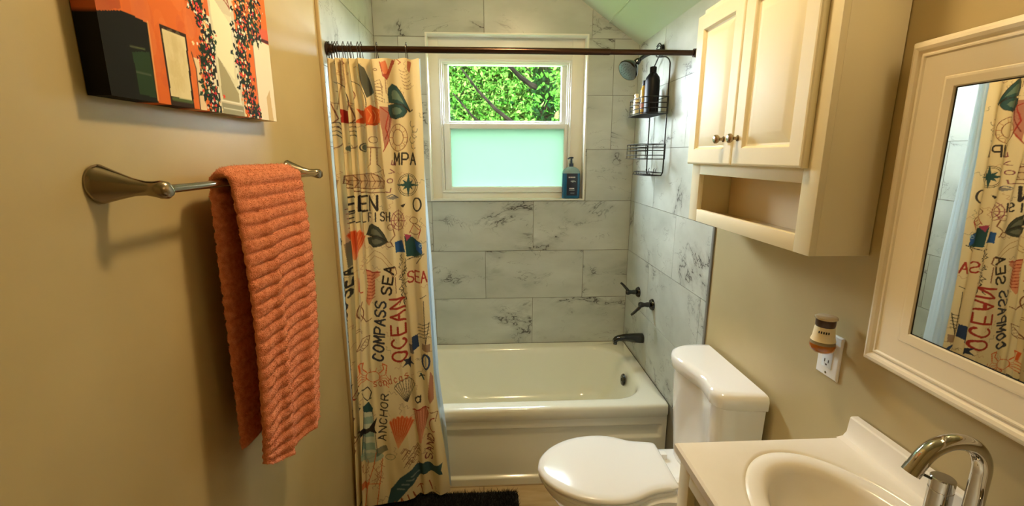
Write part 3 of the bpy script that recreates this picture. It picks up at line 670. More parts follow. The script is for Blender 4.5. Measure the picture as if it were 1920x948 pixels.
def print_curtain():
    cv = Canvas(600, 95, 850, 960, 2.4, CRM); S, Fl = cv.stroke, cv.fill
    g = random.Random(5)
    for _ in range(60):                                 # light background tone changes of the print
        cx, cy = g.uniform(600, 850), g.uniform(100, 950); Fl(circ(cx, cy, g.uniform(8, 22), g.uniform(8, 20)), (.82, .66, .42), .18)
    for _ in range(150):                                # fine line doodles: weeds, ropes, waves
        x, y = g.uniform(604, 840), g.uniform(110, 940); a = g.uniform(0, 6.3); P = []
        for k in range(9): P.append((x+k*2.2*math.cos(a)+2.5*math.sin(k*1.5)*math.sin(a), y+k*2.2*math.sin(a)-2.5*math.sin(k*1.5)*math.cos(a)))
        S(P, .8, g.choice((BRN, (.45, .16, .06), INK, (.5, .2, .1))), .55)
    # top: flags, lobster claws, scrolls
    for i in range(5): S([(610+i*9, 112), (612+i*10, 160), (609+i*11, 205)], .9, BRN, .8)
    S(circ(645, 121, 3), 1, BRN); S(circ(705, 132, 3, 2), 1, BRN); S(circ(737, 120, 3), 1, BRN)
    Fl([(712, 118), (722, 112), (730, 138), (720, 142)], ORG, .85); Fl([(716, 138), (724, 150), (742, 116), (736, 113), (724, 138)], RED, .9)
    S([(712, 116), (718, 142), (726, 148), (742, 114)], 1.4, RED); S([(722, 150), (724, 175)], 1, BRN); S([(744, 112), (752, 118), (748, 122)], 1.2, RED)
    for i in range(6): S(circ(757+i*1.6, 130+i*6.5, 8, 5, 8, .3, 2.8), .8, BRN)
    Fl([(764, 115), (772, 118), (768, 138), (763, 128)], RED, .8)
    # round arcs and rope drawings down the folds
    for cx in (632, 664):
        S(circ(cx-6, 200, 32, 46, 14, -PI/2, .2), 1.2, INK); S(circ(cx-4, 182, 9, 12, 14, -1.5, 2.3), 1.2, BRN); S([(cx-6, 196), (cx-2, 210), (cx+1, 222), (cx-2, 232)], 1.2, BRN)
        for k in range(4): S([(cx-8, 234+k*8), (cx+2, 229+k*8), (cx+7, 238+k*7)], 1.3, INK)
        S(circ(cx, 258, 9, 20, 12, -PI/2, PI/2), 1.3, BRN); Fl(circ(cx-6, 278, 6, 6), TEAL, .8)
        Fl([(cx+8, 205), (cx+26, 209), (cx+26, 231), (cx+6, 232), (cx+14, 219)], ORG if cx > 650 else RED)
    Fl([(676, 122), (684, 128), (699, 172), (690, 184), (678, 150)], (.05, .06, .05), .95)
    Fl([(608, 208), (622, 206), (625, 232), (610, 233)], RED, .85)
    Fl([(687, 208), (695, 197), (706, 202), (715, 207), (716, 231), (706, 234), (690, 236)], ORG); 
    for k in range(4): S([(692+k*6, 206), (697+k*6, 216), (694+k*6, 230)], 1, (.85, .42, .15))
    S([(687, 236), (706, 231), (716, 233)], 1, BRN)
    for k in range(7): S([(704, 155+k*5), (713+k, 150+k*7), (718, 165+k*4)], .8, BRN)
    Fl([(714, 200), (731, 200), (734, 226), (729, 262), (724, 282), (720, 250), (715, 222)], (.38, .05, .05), .75)
    S([(716, 202), (728, 212), (724, 240), (730, 262), (722, 284)], 1.5, RED); S([(732, 204), (730, 236), (724, 262)], 1.2, (.2, .02, .02))
    mussel(cv, [(727, 176), (728, 165), (736, 158), (745, 163), (753, 174), (761, 190), (770, 209), (752, 197), (729, 192)], [(728, 197), (744, 195), (757, 197), (764, 209), (757, 219), (744, 224), (732, 220), (728, 208)], TEAL, (.17, .26, .20))
    S([(756, 196), (768, 210), (774, 207)], 2, INK)
    # life ring, MPA, anchor outline
    for rx, ry in ((17, 25), (10, 15)): S(circ(747, 258, rx, ry, 22), 1.2, BRN)
    for k in range(10): t = k*.63; S([(747+10*math.cos(t), 258+15*math.sin(t)), (747+17*math.cos(t), 258+25*math.sin(t))], .9, (.5, .2, .08))
    for k in range(5): S(circ(776+g.uniform(-2, 4), 232+k*10, 5, 7, 8, g.uniform(0, 2), 4), .9, INK)
    text(cv, 'MPA', 740, 308, 0, 21, 15.0, 10.5, 3.0, INK)
    S(circ(701, 262, 6, 6), 1.2, BRN); S([(688, 276), (716, 277)], 1.2, BRN); S([(698, 278), (698, 308), (690, 314)], 1.2, BRN); S([(706, 278), (707, 308), (716, 316)], 1.2, BRN); S(circ(684, 276, 6, 8), 1.5, INK); Fl(circ(684, 276, 4, 6), TEAL, .8)
    S([(690, 330), (722, 317), (724, 330)], 1, BRN)
    # ship
    Fl([(644, 330), (700, 324), (724, 338), (722, 352), (690, 355), (662, 350)], (.62, .40, .20), .55)
    S([(644, 330), (700, 324), (724, 338), (722, 352), (690, 353), (665, 350), (655, 342), (644, 344)], 1.4, BRN, 1, True)
    for k in range(9): S([(652+k*8, 329-k*.3), (658+k*8, 340), (654+k*8, 350)], 1, BRN)
    S([(644, 337), (724, 340)], 1.3, BRN); S([(656, 350), (672, 358), (690, 360), (724, 360)], 2, BRN); Fl([(614, 334), (640, 336), (638, 352), (618, 352)], BRN, .7)
    # QUEEN / SHELLFISH
    text(cv, 'EEN', 656, 395, 2, 27, 20, 14, 3.8, INK); text(cv, 'S', 629, 413, 0, 14, 12, 7, 2.2, INK)
    text(cv, 'ELLFISH', 659, 415, 2, 16, 11.3, 7, 2.4, INK)
    text(cv, 'LOVE', 733, 360, 80, 8, 17, 8, 1.7, (.25, .06, .08))
    for k in range(6): S([(648+k*1.2, 392+k*9), (658, 395+k*9), (654, 402+k*9)], 1.2, RED)
    shell_fan(cv, 670, 484, 54, -90, ORG, (.85, .34, .14), True, .40); 
    mussel(cv, [(690, 438), (694, 422), (701, 417), (712, 424), (722, 438), (730, 452), (712, 442), (694, 440)], [(692, 444), (708, 440), (722, 446), (729, 452), (718, 458), (704, 461), (694, 454)], (.05, .06, .045), (.20, .20, .13))
    Fl([(631, 440), (648, 448), (640, 462), (632, 455)], INK, .9); Fl([(650, 455), (662, 450), (668, 492), (656, 500)], INK, .6)
    S(circ(735, 424, 6, 5), 1.2, BRN); S([(739, 428), (742, 440), (734, 450), (740, 460)], 1.4, BRN); S(circ(732, 456, 6, 5), 1.2, BRN)
    for dy in (0, 10): S([(692, 480+dy), (706, 466+dy), (718, 472+dy), (730, 486+dy), (738, 494+dy)], 1, (.5, .28, .1))
    # compass rose
    for rr in (18.5, 15.5): S(circ(766, 346, rr, rr+2), 1.1, INK)
    Fl(star(766, 346, 13, 4, .35, -PI/4), TEAL); Fl(star(766, 346, 23, 4, .2), TEAL); 
    Fl([(752, 384), (762, 380), (758, 388)], INK); S(circ(783, 382, 7.5, 12, 20), 2.8, INK)
    # ropes, wheel, coral on the next fold
    S([(728, 368), (736, 364), (748, 370)], 1.4, NAVY); Fl([(728, 370), (740, 366), (747, 370), (738, 374)], NAVY, .7)
    for rr in (12, 8): S(circ(748, 412, rr, rr*1.5), 1.1, (.3, .06, .08))
    for k in range(4): t = k*PI/4; S([(748-14*math.cos(t), 412-20*math.sin(t)), (748+14*math.cos(t), 412+20*math.sin(t))], 1, (.3, .06, .08))
    S(circ(777, 412, 8, 6), 1.1, BRN); S(circ(779, 428, 11, 10, 16, -2, 2.5), 1.2, BRN); S([(768, 436), (776, 420), (790, 430), (786, 444)], 1.2, RED)
    Fl([(742, 452), (756, 448), (762, 470), (744, 472)], (.02, .10, .30)); Fl([(760, 440), (772, 442), (790, 452), (794, 474), (778, 480), (764, 478)], TEAL); Fl([(778, 448), (792, 454), (793, 474), (782, 466)], (.02, .10, .34)); S(circ(790, 458, 2.5), 1, (.4, .6, .7))
    Fl([(760, 436), (772, 440), (764, 450)], (.40, .05, .12)); S([(766, 484), (788, 478), (796, 474)], 1.6, INK); S([(782, 492), (792, 478)], 1.5, INK)
    for k in range(26):
        x, y = 754+g.uniform(-6, 8)+k*.25, 474+k*3.6; S([(x, y), (x+g.uniform(-4, 4), y+4), (x+g.uniform(-5, 5), y+7), (x+g.uniform(-3, 3), y+10)], 1.1, INK)
    text(cv, 'SEA', 767, 527, 3, 20, 12.5, 9.5, 2.6, RED)
    # vertical words
    text(cv, 'SEA', 736, 548, 83, 18, 19, 13, 3.6, INK); text(cv, 'COMPASS', 723, 668, 88, 20, 15.9, 11.5, 3.5, (.03, .035, .06)); 
    text(cv, 'OCEAN', 765, 668, 93, 25, 24, 17, 3.8, RED)
    text(cv, 'COMPASS', 657, 668, 90, 14, 15.9, 11.5, 3.5, (.03, .035, .06)); text(cv, 'SEA', 661, 552, 88, 14, 19, 13, 3.6, INK)
    # lobster
    Fl([(690, 502), (700, 508), (712, 503), (716, 512), (706, 520), (706, 545), (696, 568), (690, 560), (694, 530)], (.72, .18, .08), .75)
    for k in range(8): S([(692, 512+k*6), (700, 515+k*6), (706, 510+k*6)], 1.2, RED)
    S([(690, 502), (700, 508), (716, 506)], 2, RED); S([(676, 520), (676, 544), (684, 543)], 2.2, (.6, .08, .03))
    S([(684, 560), (680, 580), (690, 598), (700, 592)], 1.3, BRN); S(circ(680, 582, 6, 14, 14), 1.2, BRN); S([(672, 612), (684, 614)], 1.2, BRN); S([(672, 616), (684, 617)], 1, BRN)
    S([(737, 500), (744, 498), (746, 510), (740, 516), (736, 508)], 1.2, BRN, 1, True); S([(744, 516), (746, 545)], 1.2, BRN)
    # small fish
    S([(675, 650), (684, 628), (698, 622), (694, 640), (684, 650)], 1.2, BRN, 1, True); S([(680, 646), (690, 630)], 1, BRN); S([(675, 650), (672, 642)], 1.2, BRN)
    for k in range(4): S([(682+k*3, 644-k*5), (687+k*3, 646-k*5)], .9, BRN)
    # crab
    S(circ(704, 697, 13, 9), 1.3, ORG)
    for sx in (-1, 1):
        S([(704+sx*12, 690), (704+sx*20, 682), (704+sx*18, 672), (704+sx*26, 676), (704+sx*24, 690)], 1.8, ORG)
        for k in range(4): S([(704+sx*12, 696+k*2), (704+sx*24, 692+k*6), (704+sx*30, 700+k*5)], 1.1, ORG)
        S([(704+sx*4, 689), (704+sx*6, 682)], 1, ORG)
    text(cv, 'sandcas', 706, 716, 13, 15, 9.6, 6.5, 1.6, (.55, .12, .05)); Fl(star(768, 674, 12, 5, .4, -1.2), (.03, .04, .07))
    shell_fan(cv, 767, 744, 41, -99, CRM, INK, False, .55); text(cv, 'a', 780, 746, 0, 20, 10, 12, 2.6, INK)
    text(cv, 'ANCHOR', 729, 810, 87, 13.5, 14.6, 10, 2.1, INK); shell_fan(cv, 752, 823, 56, -84, ORG, (.86, .40, .18), True, .46)
    # lighthouse
    Fl([(688, 758), (704, 758), (714, 832), (688, 834)], (.62, .66, .52)); 
    for k in range(3): Fl([(688, 768+k*22), (704+k*3, 767+k*22), (706+k*3, 779+k*22), (688, 780+k*22)], (.22, .38, .33), .8)
    Fl([(686, 750), (696, 742), (705, 752), (704, 759), (687, 759)], TEAL); S([(688, 756), (688, 834), (700, 838), (716, 832), (704, 758)], 1, TEAL)
    Fl(circ(704, 836, 22, 8), (.35, .48, .40), .8); Fl([(712, 822), (730, 818), (734, 826), (714, 836)], TEAL, .7)
    Fl([(678, 790), (698, 787), (713, 768), (708, 788), (714, 796), (700, 793), (682, 802)], INK)
    S([(684, 722), (694, 716), (702, 724), (698, 736)], 2, INK); S([(684, 728), (694, 740), (702, 734)], 1.4, INK)
    # jellyfish, star strings, oval badge
    S([(796, 560), (800, 640), (806, 600)], 1.2, INK); S([(789, 556), (800, 550)], 1.2, INK)
    for k in range(5): S([(784, 606+k*6), (806, 602+k*6)], 1.1, INK)
    Fl([(774, 626), (784, 624), (787, 646), (776, 652)], NAVY); Fl([(768, 640), (776, 640), (779, 656), (771, 658)], NAVY, .8); Fl([(792, 640), (808, 640), (808, 654), (792, 652)], (.25, .12, .08), .8)
    S(circ(800, 672, 7, 13, 22), 3.6, NAVY); S([(800, 664), (800, 680)], 2.6, (.35, .42, .46))
    Fl([(808, 690), (813, 700), (815, 740), (808, 748), (804, 738)], (.42, .10, .06), .8)
    S([(790, 696), (796, 706)], 3, TEAL); S([(788, 700), (798, 698)], 2, INK)
    Fl([(778, 760), (800, 756), (806, 766), (800, 790), (790, 822), (784, 800)], (.50, .07, .04), .8)
    for k in range(5): S([(781+k*5, 762), (786+k*3, 790), (788+k, 820)], 1.3, (.8, .4, .25))
    S([(776, 762), (806, 756)], 2, RED); S(circ(814, 786, 7, 12, 12, 1.2, 5), 1.8, RED); S([(808, 764), (822, 764), (818, 780)], 1.2, BRN)
    text(cv, 'SAND', 812, 852, 84, 13, 12.5, 9, 2.0, (.22, .05, .06)); 
    for k in range(26): x, y = 766+g.uniform(0, 26), 822+g.uniform(0, 34); S([(x-10, y+8), (x-4, y), (x, y+3)], .9, BRN)
    # blue whale and lower corner
    Fl([(735, 914), (740, 892), (756, 874), (780, 860), (800, 856), (815, 862), (832, 854), (829, 866), (832, 874), (812, 874), (792, 878), (772, 894), (752, 914), (742, 919)], (.04, .10, .12))
    for k in range(4): S([(752+k*8, 892-k*6), (764+k*8, 894-k*7)], 2.6, (.28, .36, .34), .8)
    text(cv, 'NAUTI', 744, 932, 20, 17, 17, 10, 1.9, (.42, .10, .04)); Fl(star(731, 930, 9, 5, .4), (.03, .04, .05)); Fl(star(746, 924, 5, 5, .4), TEAL)
    S([(713, 828), (709, 852), (700, 880), (694, 940)], 1.3, ORG); S([(724, 840), (722, 870), (718, 910), (712, 946)], 1.3, ORG); S([(700, 880), (722, 880)], 1.2, ORG); Fl([(688, 878), (704, 876), (698, 888), (688, 888)], ORG, .8)
    for k in range(20): x, y = 684+g.uniform(0, 44), 838+g.uniform(0, 40); S([(x, y), (x+g.uniform(-7, 7), y+6), (x+g.uniform(-7, 7), y+12)], 1, (.45, .18, .08), .8)
    S(circ(738, 838, 9, 5, 12), 1.1, (.3, .3, .15))
    for k in range(26): x, y = 667+g.uniform(0, 12), 700+k*9; S([(x, y), (x+g.uniform(-5, 5), y+6), (x+g.uniform(-5, 5), y+12)], 1.4, g.choice((INK, BRN, RED)))
    return cv
def photo_px(X, Z, y=-.82):
    D = np.stack([X-CAM.x, np.full_like(X, y-CAM.y), Z-CAM.z], -1)
    r_, u2, f_ = (D@np.array(a) for a in AX); return 960+F_PX*r_/f_, 474-F_PX*u2/f_
U = np.linspace(0, len(NODES)-1, 420); Z = np.linspace(ZT, ZBOT, 760)
X, Y = fold_xy(U, Z); nU, nZ = len(U), len(Z)
Zg = np.repeat(Z[:, None], nU, 1)
Zg = Zg+(1-np.clip((ZT-Zg)/.05, 0, 1))*.004*np.cos(U*PI)[None, :]          # scalloped top between the hooks
V = np.stack([X, Y, Zg], -1).reshape(-1, 3)
ii = (np.arange(nZ-1)[:, None]*nU+np.arange(nU-1)[None, :]).ravel(); F = np.stack([ii, ii+1, ii+nU+1, ii+nU], 1)
cvx = print_curtain(); px, py = photo_px(X, Zg); col = cvx.sample(px, py).reshape(-1, 3)
r = root('shower_curtain', (.17, -.83, ZBOT), 'cream shower curtain printed with sea words, shells and fish, bunched at the left wall', 'shower curtain')
o = obj('curtain_cloth', V, F.tolist(), M['curtain'], r, 0)
o.data.polygons.foreach_set('use_smooth', [True]*len(o.data.polygons))
ca = o.data.color_attributes.new('Col', 'FLOAT_COLOR', 'POINT'); ca.data.foreach_set('color', np.concatenate([col, np.ones((len(col), 1))], 1).ravel())
# liner behind, showing as a pale strip along the right edge
r = root('shower_liner', (.2, -.80, ZBOT), 'pale translucent white liner showing along the right edge of the printed curtain', 'shower curtain liner')
Zl = np.linspace(ZT+.006, ZBOT-.006, 220); Ul = np.linspace(0, 1, 150); 
xr = np.interp(-Zl, [-P2(779, 114)[1], -P2(783, 300)[1], -P2(806, 500)[1], -P2(818, 700)[1], -P2(833, 800)[1], -P2(843, 910)[1]], [P2(783, 114)[0], P2(790, 300)[0], P2(806, 500)[0], P2(819, 700)[0], P2(833, 800)[0], P2(843, 910)[0]])+.008
Xl = .13+Ul[None, :]*(xr[:, None]-.13); amp = .010+.0*Zl
Yl = np.interp(Zl, [-.4, -.02, .03, .8, 1.56], [-.786, -.786, -.785, -.780, -.778])[:, None]+.004*np.sin(Ul*42+.4)[None, :]+.002*np.sin(Zl*14)[:, None]*np.sin(Ul*17)[None, :]-.020*np.clip((Ul-.93)/.07, 0, 1)[None, :]**1
Vl = np.stack([Xl, Yl, np.repeat(Zl[:, None], 150, 1)], -1).reshape(-1, 3)
ii = (np.arange(219)[:, None]*150+np.arange(149)[None, :]).ravel(); Fl_ = np.stack([ii, ii+1, ii+151, ii+150], 1).tolist()
obj('liner_sheet', Vl, Fl_, M['liner'], r, 60)
# the liner's free edge turns in over the tub
Zf = np.linspace(ZT, .03, 160); Uf = np.linspace(0, 1, 60); xe = np.interp(-Zf, -Zl, xr)
dy = .13*Uf[None, :]; xf_ = xe[:, None]-.012-.07*Uf[None, :]-.004+.010*np.sin(Uf*14+.5)[None, :]*(.5+Zf[:, None]*.3)
Vf = np.stack([xf_, -.796+dy*np.interp(Zf, [0, .4, 1.5], [1, .9, .75])[:, None]+.0*xf_, np.repeat(Zf[:, None], 60, 1)], -1).reshape(-1, 3)
ii = (np.arange(159)[:, None]*60+np.arange(59)[None, :]).ravel(); obj('liner_return', Vf, np.stack([ii, ii+1, ii+61, ii+60], 1).tolist(), M['liner'], r, 60)
# hooks
hx = [P2(px, 92, -.795)[0] for px in (613.5, 617.5, 623.5, 628, 633, 644, 653, 659, 671, 677, 706, 761.5)]
where = ['pressed against the left wall', 'second from the left wall', 'third from the left wall', 'fourth from the left wall', 'last of the five in the tight bunch', 'first after the tight bunch of five', 'seventh from the left wall', 'eighth from the left wall', 'ninth from the left wall', 'tenth from the left wall, before the wide gap', 'standing alone left of the window', 'nearest the window, at the curtain corner']
proto = None
def ring_proto(x):
    q = root('curtain_hook', (x, ROD_Y, ROD_Z), None, 'curtain hook', 'curtain hooks on the shower rod')
    lp = [(x, ROD_Y+.016*math.sin(a), ROD_Z+.004+.018*math.cos(a)) for a in np.linspace(-2.3, 2.3, 22)]
    lp = [(x, ROD_Y+.006, ROD_Z-.052), (x, ROD_Y-.003, ROD_Z-.056)]+[(x, ROD_Y-.010, ROD_Z-.045)]+lp+[(x+.003, ROD_Y+.011, ROD_Z-.030), (x+.004, ROD_Y+.004, ROD_Z-.048), (x+.004, ROD_Y-.005, ROD_Z-.055)]
    MB().tube(catmull(lp, 2), .0017, 6).build('wire_loop', M['hook'], q)
    MB().lathe([(0, -.003), (.003, -.0015), (.003, .0015), (0, .003)], (x, ROD_Y, ROD_Z+.0245), (1, 0, 0), 8, (False, False)).build('roller_bead', M['hook'], q)
    return q
for i, x in enumerate(hx):
    if proto is None: q = proto = ring_proto(x)
    else:
        q = proto.copy(); sc.collection.objects.link(q); q.location.x = x
        for ch in [c for c in bpy.data.objects if c.parent == proto]:
            c = ch.copy(); sc.collection.objects.link(c); c.parent = q
    q['label'] = 'thin wire curtain hook on the rod, '+where[i]

# ================================================================= LEFT WALL: picture, towel bar, towel
PY0, PY1, PZ0, PZ1, PT = -1.940, -1.376, 1.277, 1.841, .038
r = root('wall_picture', (0, (PY0+PY1)/2, PZ0), 'stretched canvas of an orange house front with dark window and climbing flowers', 'picture')
def paint_canvas():
    cv = Canvas(0, 0, .564, .564, 620, (.70, .16, .03)); S, Fl = cv.stroke, cv.fill; g = random.Random(3)
    for _ in range(260):
        x, y = g.uniform(0, .3), g.uniform(0, .564); s = g.uniform(.01, .04); Fl(circ(x, y, s*.6, s), g.choice(((.80, .22, .05), (.60, .10, .02), (.78, .26, .08), (.55, .12, .05))), .22)
    Fl([(0, .118), (.05, .14), (.05, .564), (0, .564)], (.30, .06, .03), .6)
    Fl([(0, 0), (0, .122), (.055, .137), (.108, .132), (.103, 0)], (.008, .008, .008)); Fl([(.062, .01), (.060, .075), (.100, .085), (.100, .008)], (.02, .045, .02)); S([(.058, .085), (.09, .087)], .002, (.10, .12, .06)); S([(.062, .045), (.095, .045)], .0015, (.10, .12, .08)); S([(.107, .134), (.103, .005)], .003, (.75, .35, .12))
    # canvas edge strip below and cream door with dark surround
    Fl([(.136, .0), (.136, .14), (.210, .14), (.205, 0)], (.03, .015, .01)); Fl([(.141, .016), (.142, .133), (.205, .133), (.200, .014)], (.74, .66, .42))
    for _ in range(60): x, y = g.uniform(.146, .197), g.uniform(.03, .125); Fl(circ(x, y, .008, .016), (.58, .48, .24), .12)
    S([(.145, .012), (.200, .012)], .006, (.08, .12, .04))
    Fl([(.225, 0), (.228, .08), (.222, .10), (.240, .10), (.246, 0)], (.78, .62, .40)); S([(.224, 0), (.228, .08), (.220, .11)], .003, (.05, .03, .02))
    # doorway between the flower columns
    Fl([(.300, 0), (.300, .26), (.400, .26), (.400, 0)], (.62, .58, .44)); Fl([(.305, .03), (.305, .22), (.385, .22), (.385, .03)], (.70, .68, .50)); Fl([(.310, .04), (.312, .12), (.345, .09), (.380, .05), (.378, .03), (.312, .03)], (.36, .33, .20)); Fl([(.308, .25), (.31, .12), (.37, .08), (.38, .2)], (.85, .80, .58))
    S([(.306, .028), (.388, .028)], .003, (.85, .85, .75)); S([(.386, .03), (.386, .22)], .003, (.82, .80, .7)); Fl([(.305, 0), (.305, .022), (.395, .022), (.395, 0)], (.30, .30, .22)); S([(.31, .012), (.39, .012)], .002, (.7, .7, .6))
    S([(.32, .28), (.385, .235), (.36, .32)], .004, (.3, .08, .06)); S([(.33, .30), (.382, .245)], .003, (.3, .08, .06))
    for i in range(14):
        for j in range(2): Fl([(.284+j*.009, i*.014), (.293+j*.009, i*.014), (.293+j*.009, i*.014+.014), (.284+j*.009, i*.014+.014)], (.02, .02, .02) if (i+j) % 2 else (.78, .74, .6))
    Fl([(.47, 0), (.476, .2), (.564, .2), (.564, 0)], (.80, .72, .56)); Fl([(.52, 0), (.52, .06), (.54, .08), (.545, 0)], (.55, .38, .16), .8); S([(.476, .19), (.472, 0)], .003, (.3, .2, .12)); Fl([(.468, .198), (.470, .225), (.564, .235), (.564, .198)], (.62, .12, .06)); S([(.474, .2), (.56, .204)], .008, (.08, .02, .02))
    Fl([(.0, .40), (.0, .564), (.564, .564), (.564, .40), (.30, .46)], (.35, .45, .52)); Fl([(.34, .30), (.34, .42), (.40, .42), (.40, .30)], (.72, .62, .44))
    # climbing flowers
    def vine(path, n, wd):
        for _ in range(n):
            t = g.random()*(len(path)-1); i = min(int(t), len(path)-2); t -= i
            x = path[i][0]*(1-t)+path[i+1][0]*t+g.gauss(0, wd); y = path[i][1]*(1-t)+path[i+1][1]*t
            a = g.uniform(0, PI); s = g.uniform(.004, .010); c = g.choice(((.012, .02, .012), (.015, .03, .015), (.02, .06, .03), (.01, .012, .02)))
            Fl([(x-s*math.cos(a), y-s*math.sin(a)), (x+s*.6*math.sin(a), y-s*.6*math.cos(a)), (x+s*math.cos(a), y+s*math.sin(a)), (x-s*.6*math.sin(a), y+s*.6*math.cos(a))], c)
        for _ in range(n//3):
            t = g.random()*(len(path)-1); i = min(int(t), len(path)-2); t -= i
            x = path[i][0]*(1-t)+path[i+1][0]*t+g.gauss(0, wd*1.1); y = path[i][1]*(1-t)+path[i+1][1]*t; s = g.uniform(.002, .0052)
            Fl(star(x, y, s, 5, .6, g.random()), g.choice(((.75, .06, .04), (.65, .04, .06), (.85, .72, .42), (.80, .80, .70), (.78, .30, .10))))
    vine([(.268, .02), (.262, .09), (.285, .15), (.255, .21), (.275, .30), (.30, .42)], 620, .014)
    vine([(.275, 0), (.27, .05)], 60, .01)
    vine([(.452, .0), (.425, .06), (.418, .13), (.425, .20), (.435, .30), (.40, .42)], 640, .016); vine([(.46, .18), (.49, .25), (.51, .35)], 260, .022)
    vine([(.27, .40), (.35, .44), (.44, .40)], 420, .02)
    return cv
pc = paint_canvas(); nn = 330
gy, gz = np.meshgrid(np.linspace(0, .564, nn), np.linspace(0, .564, nn))
V = np.stack([np.full(gy.shape, PT), PY0+gy, PZ0+gz], -1).reshape(-1, 3); ii = (np.arange(nn-1)[:, None]*nn+np.arange(nn-1)[None, :]).ravel(); F = np.stack([ii, ii+1, ii+nn+1, ii+nn], 1).tolist()
def canvas_obj(name, V, F, col, parent):
    o = obj(name, V, F, M['canvas'], parent, 0); ca = o.data.color_attributes.new('Col', 'FLOAT_COLOR', 'POINT'); ca.data.foreach_set('color', np.concatenate([col, np.ones((len(col), 1))], 1).ravel()); return o
canvas_obj('painted_face', V, F, pc.sample(gy, gz).reshape(-1, 3), r)
Vs, Fs, Cs = [], [], []                                # canvas wrapped round the stretcher edges
for (ya, za, yb, zb_) in ((0, 0, .564, 0), (.564, 0, .564, .564), (.564, .564, 0, .564), (0, .564, 0, 0)):
    n0 = len(Vs)
    for i in range(81):
        t = i/80; yy_, zz_ = ya+(yb-ya)*t, za+(zb_-za)*t; c = pc.sample(np.array([min(max(yy_, .004), .56)]), np.array([min(max(zz_, .006), .558)]))[0]
        for d in (PT, .002): Vs.append((d, PY0+yy_, PZ0+zz_)); Cs.append(c*.55 if False else c)
    for i in range(80): k = n0+2*i; Fs.append((k, k+2, k+3, k+1))
canvas_obj('wrapped_edge', Vs, Fs, np.array(Cs), r)
MB().box(.002, .008, PY0+.003, PY1-.003, PZ0+.003, PZ1-.003).build('stretcher', M['dark'], r, 0)

BX, BZ, BY0, BY1 = .075, 1.128, -1.918, -1.212
r = root('towel_bar', (0, (BY0+BY1)/2, BZ), 'brushed nickel towel bar on the tan left wall', 'towel bar')
MB().lathe([(.0075, 0), (.0075, BY1-BY0)], (BX, BY0, BZ), (0, 1, 0), 20).build('bar', M['chrome'], r)
for yb_, yw in ((BY0, -1.952), (BY1, -1.258)):
    R_ = []; a_, b_ = Vector((.001, yw, BZ+.012)), Vector((BX, yb_, BZ)); ax = (b_-a_)
    for t, ry, rz in ((0, .026, .030), (.05, .027, .032), (.10, .025, .030), (.3, .019, .023), (.55, .013, .015), (.75, .0105, .012), (.90, .0125, .0135), (1.0, .0150, .0155), (1.10, .0140, .0145), (1.17, .008, .009)):
        c = a_+ax*t; R_.append([(c.x+(0 if t < .2 else .0), c.y+ry*math.cos(q_), c.z+rz*math.sin(q_)) for q_ in np.linspace(0, 2*PI, 24, endpoint=False)])
    MB().loft(R_).build('mounting_post', M['nickel'], r, 50)

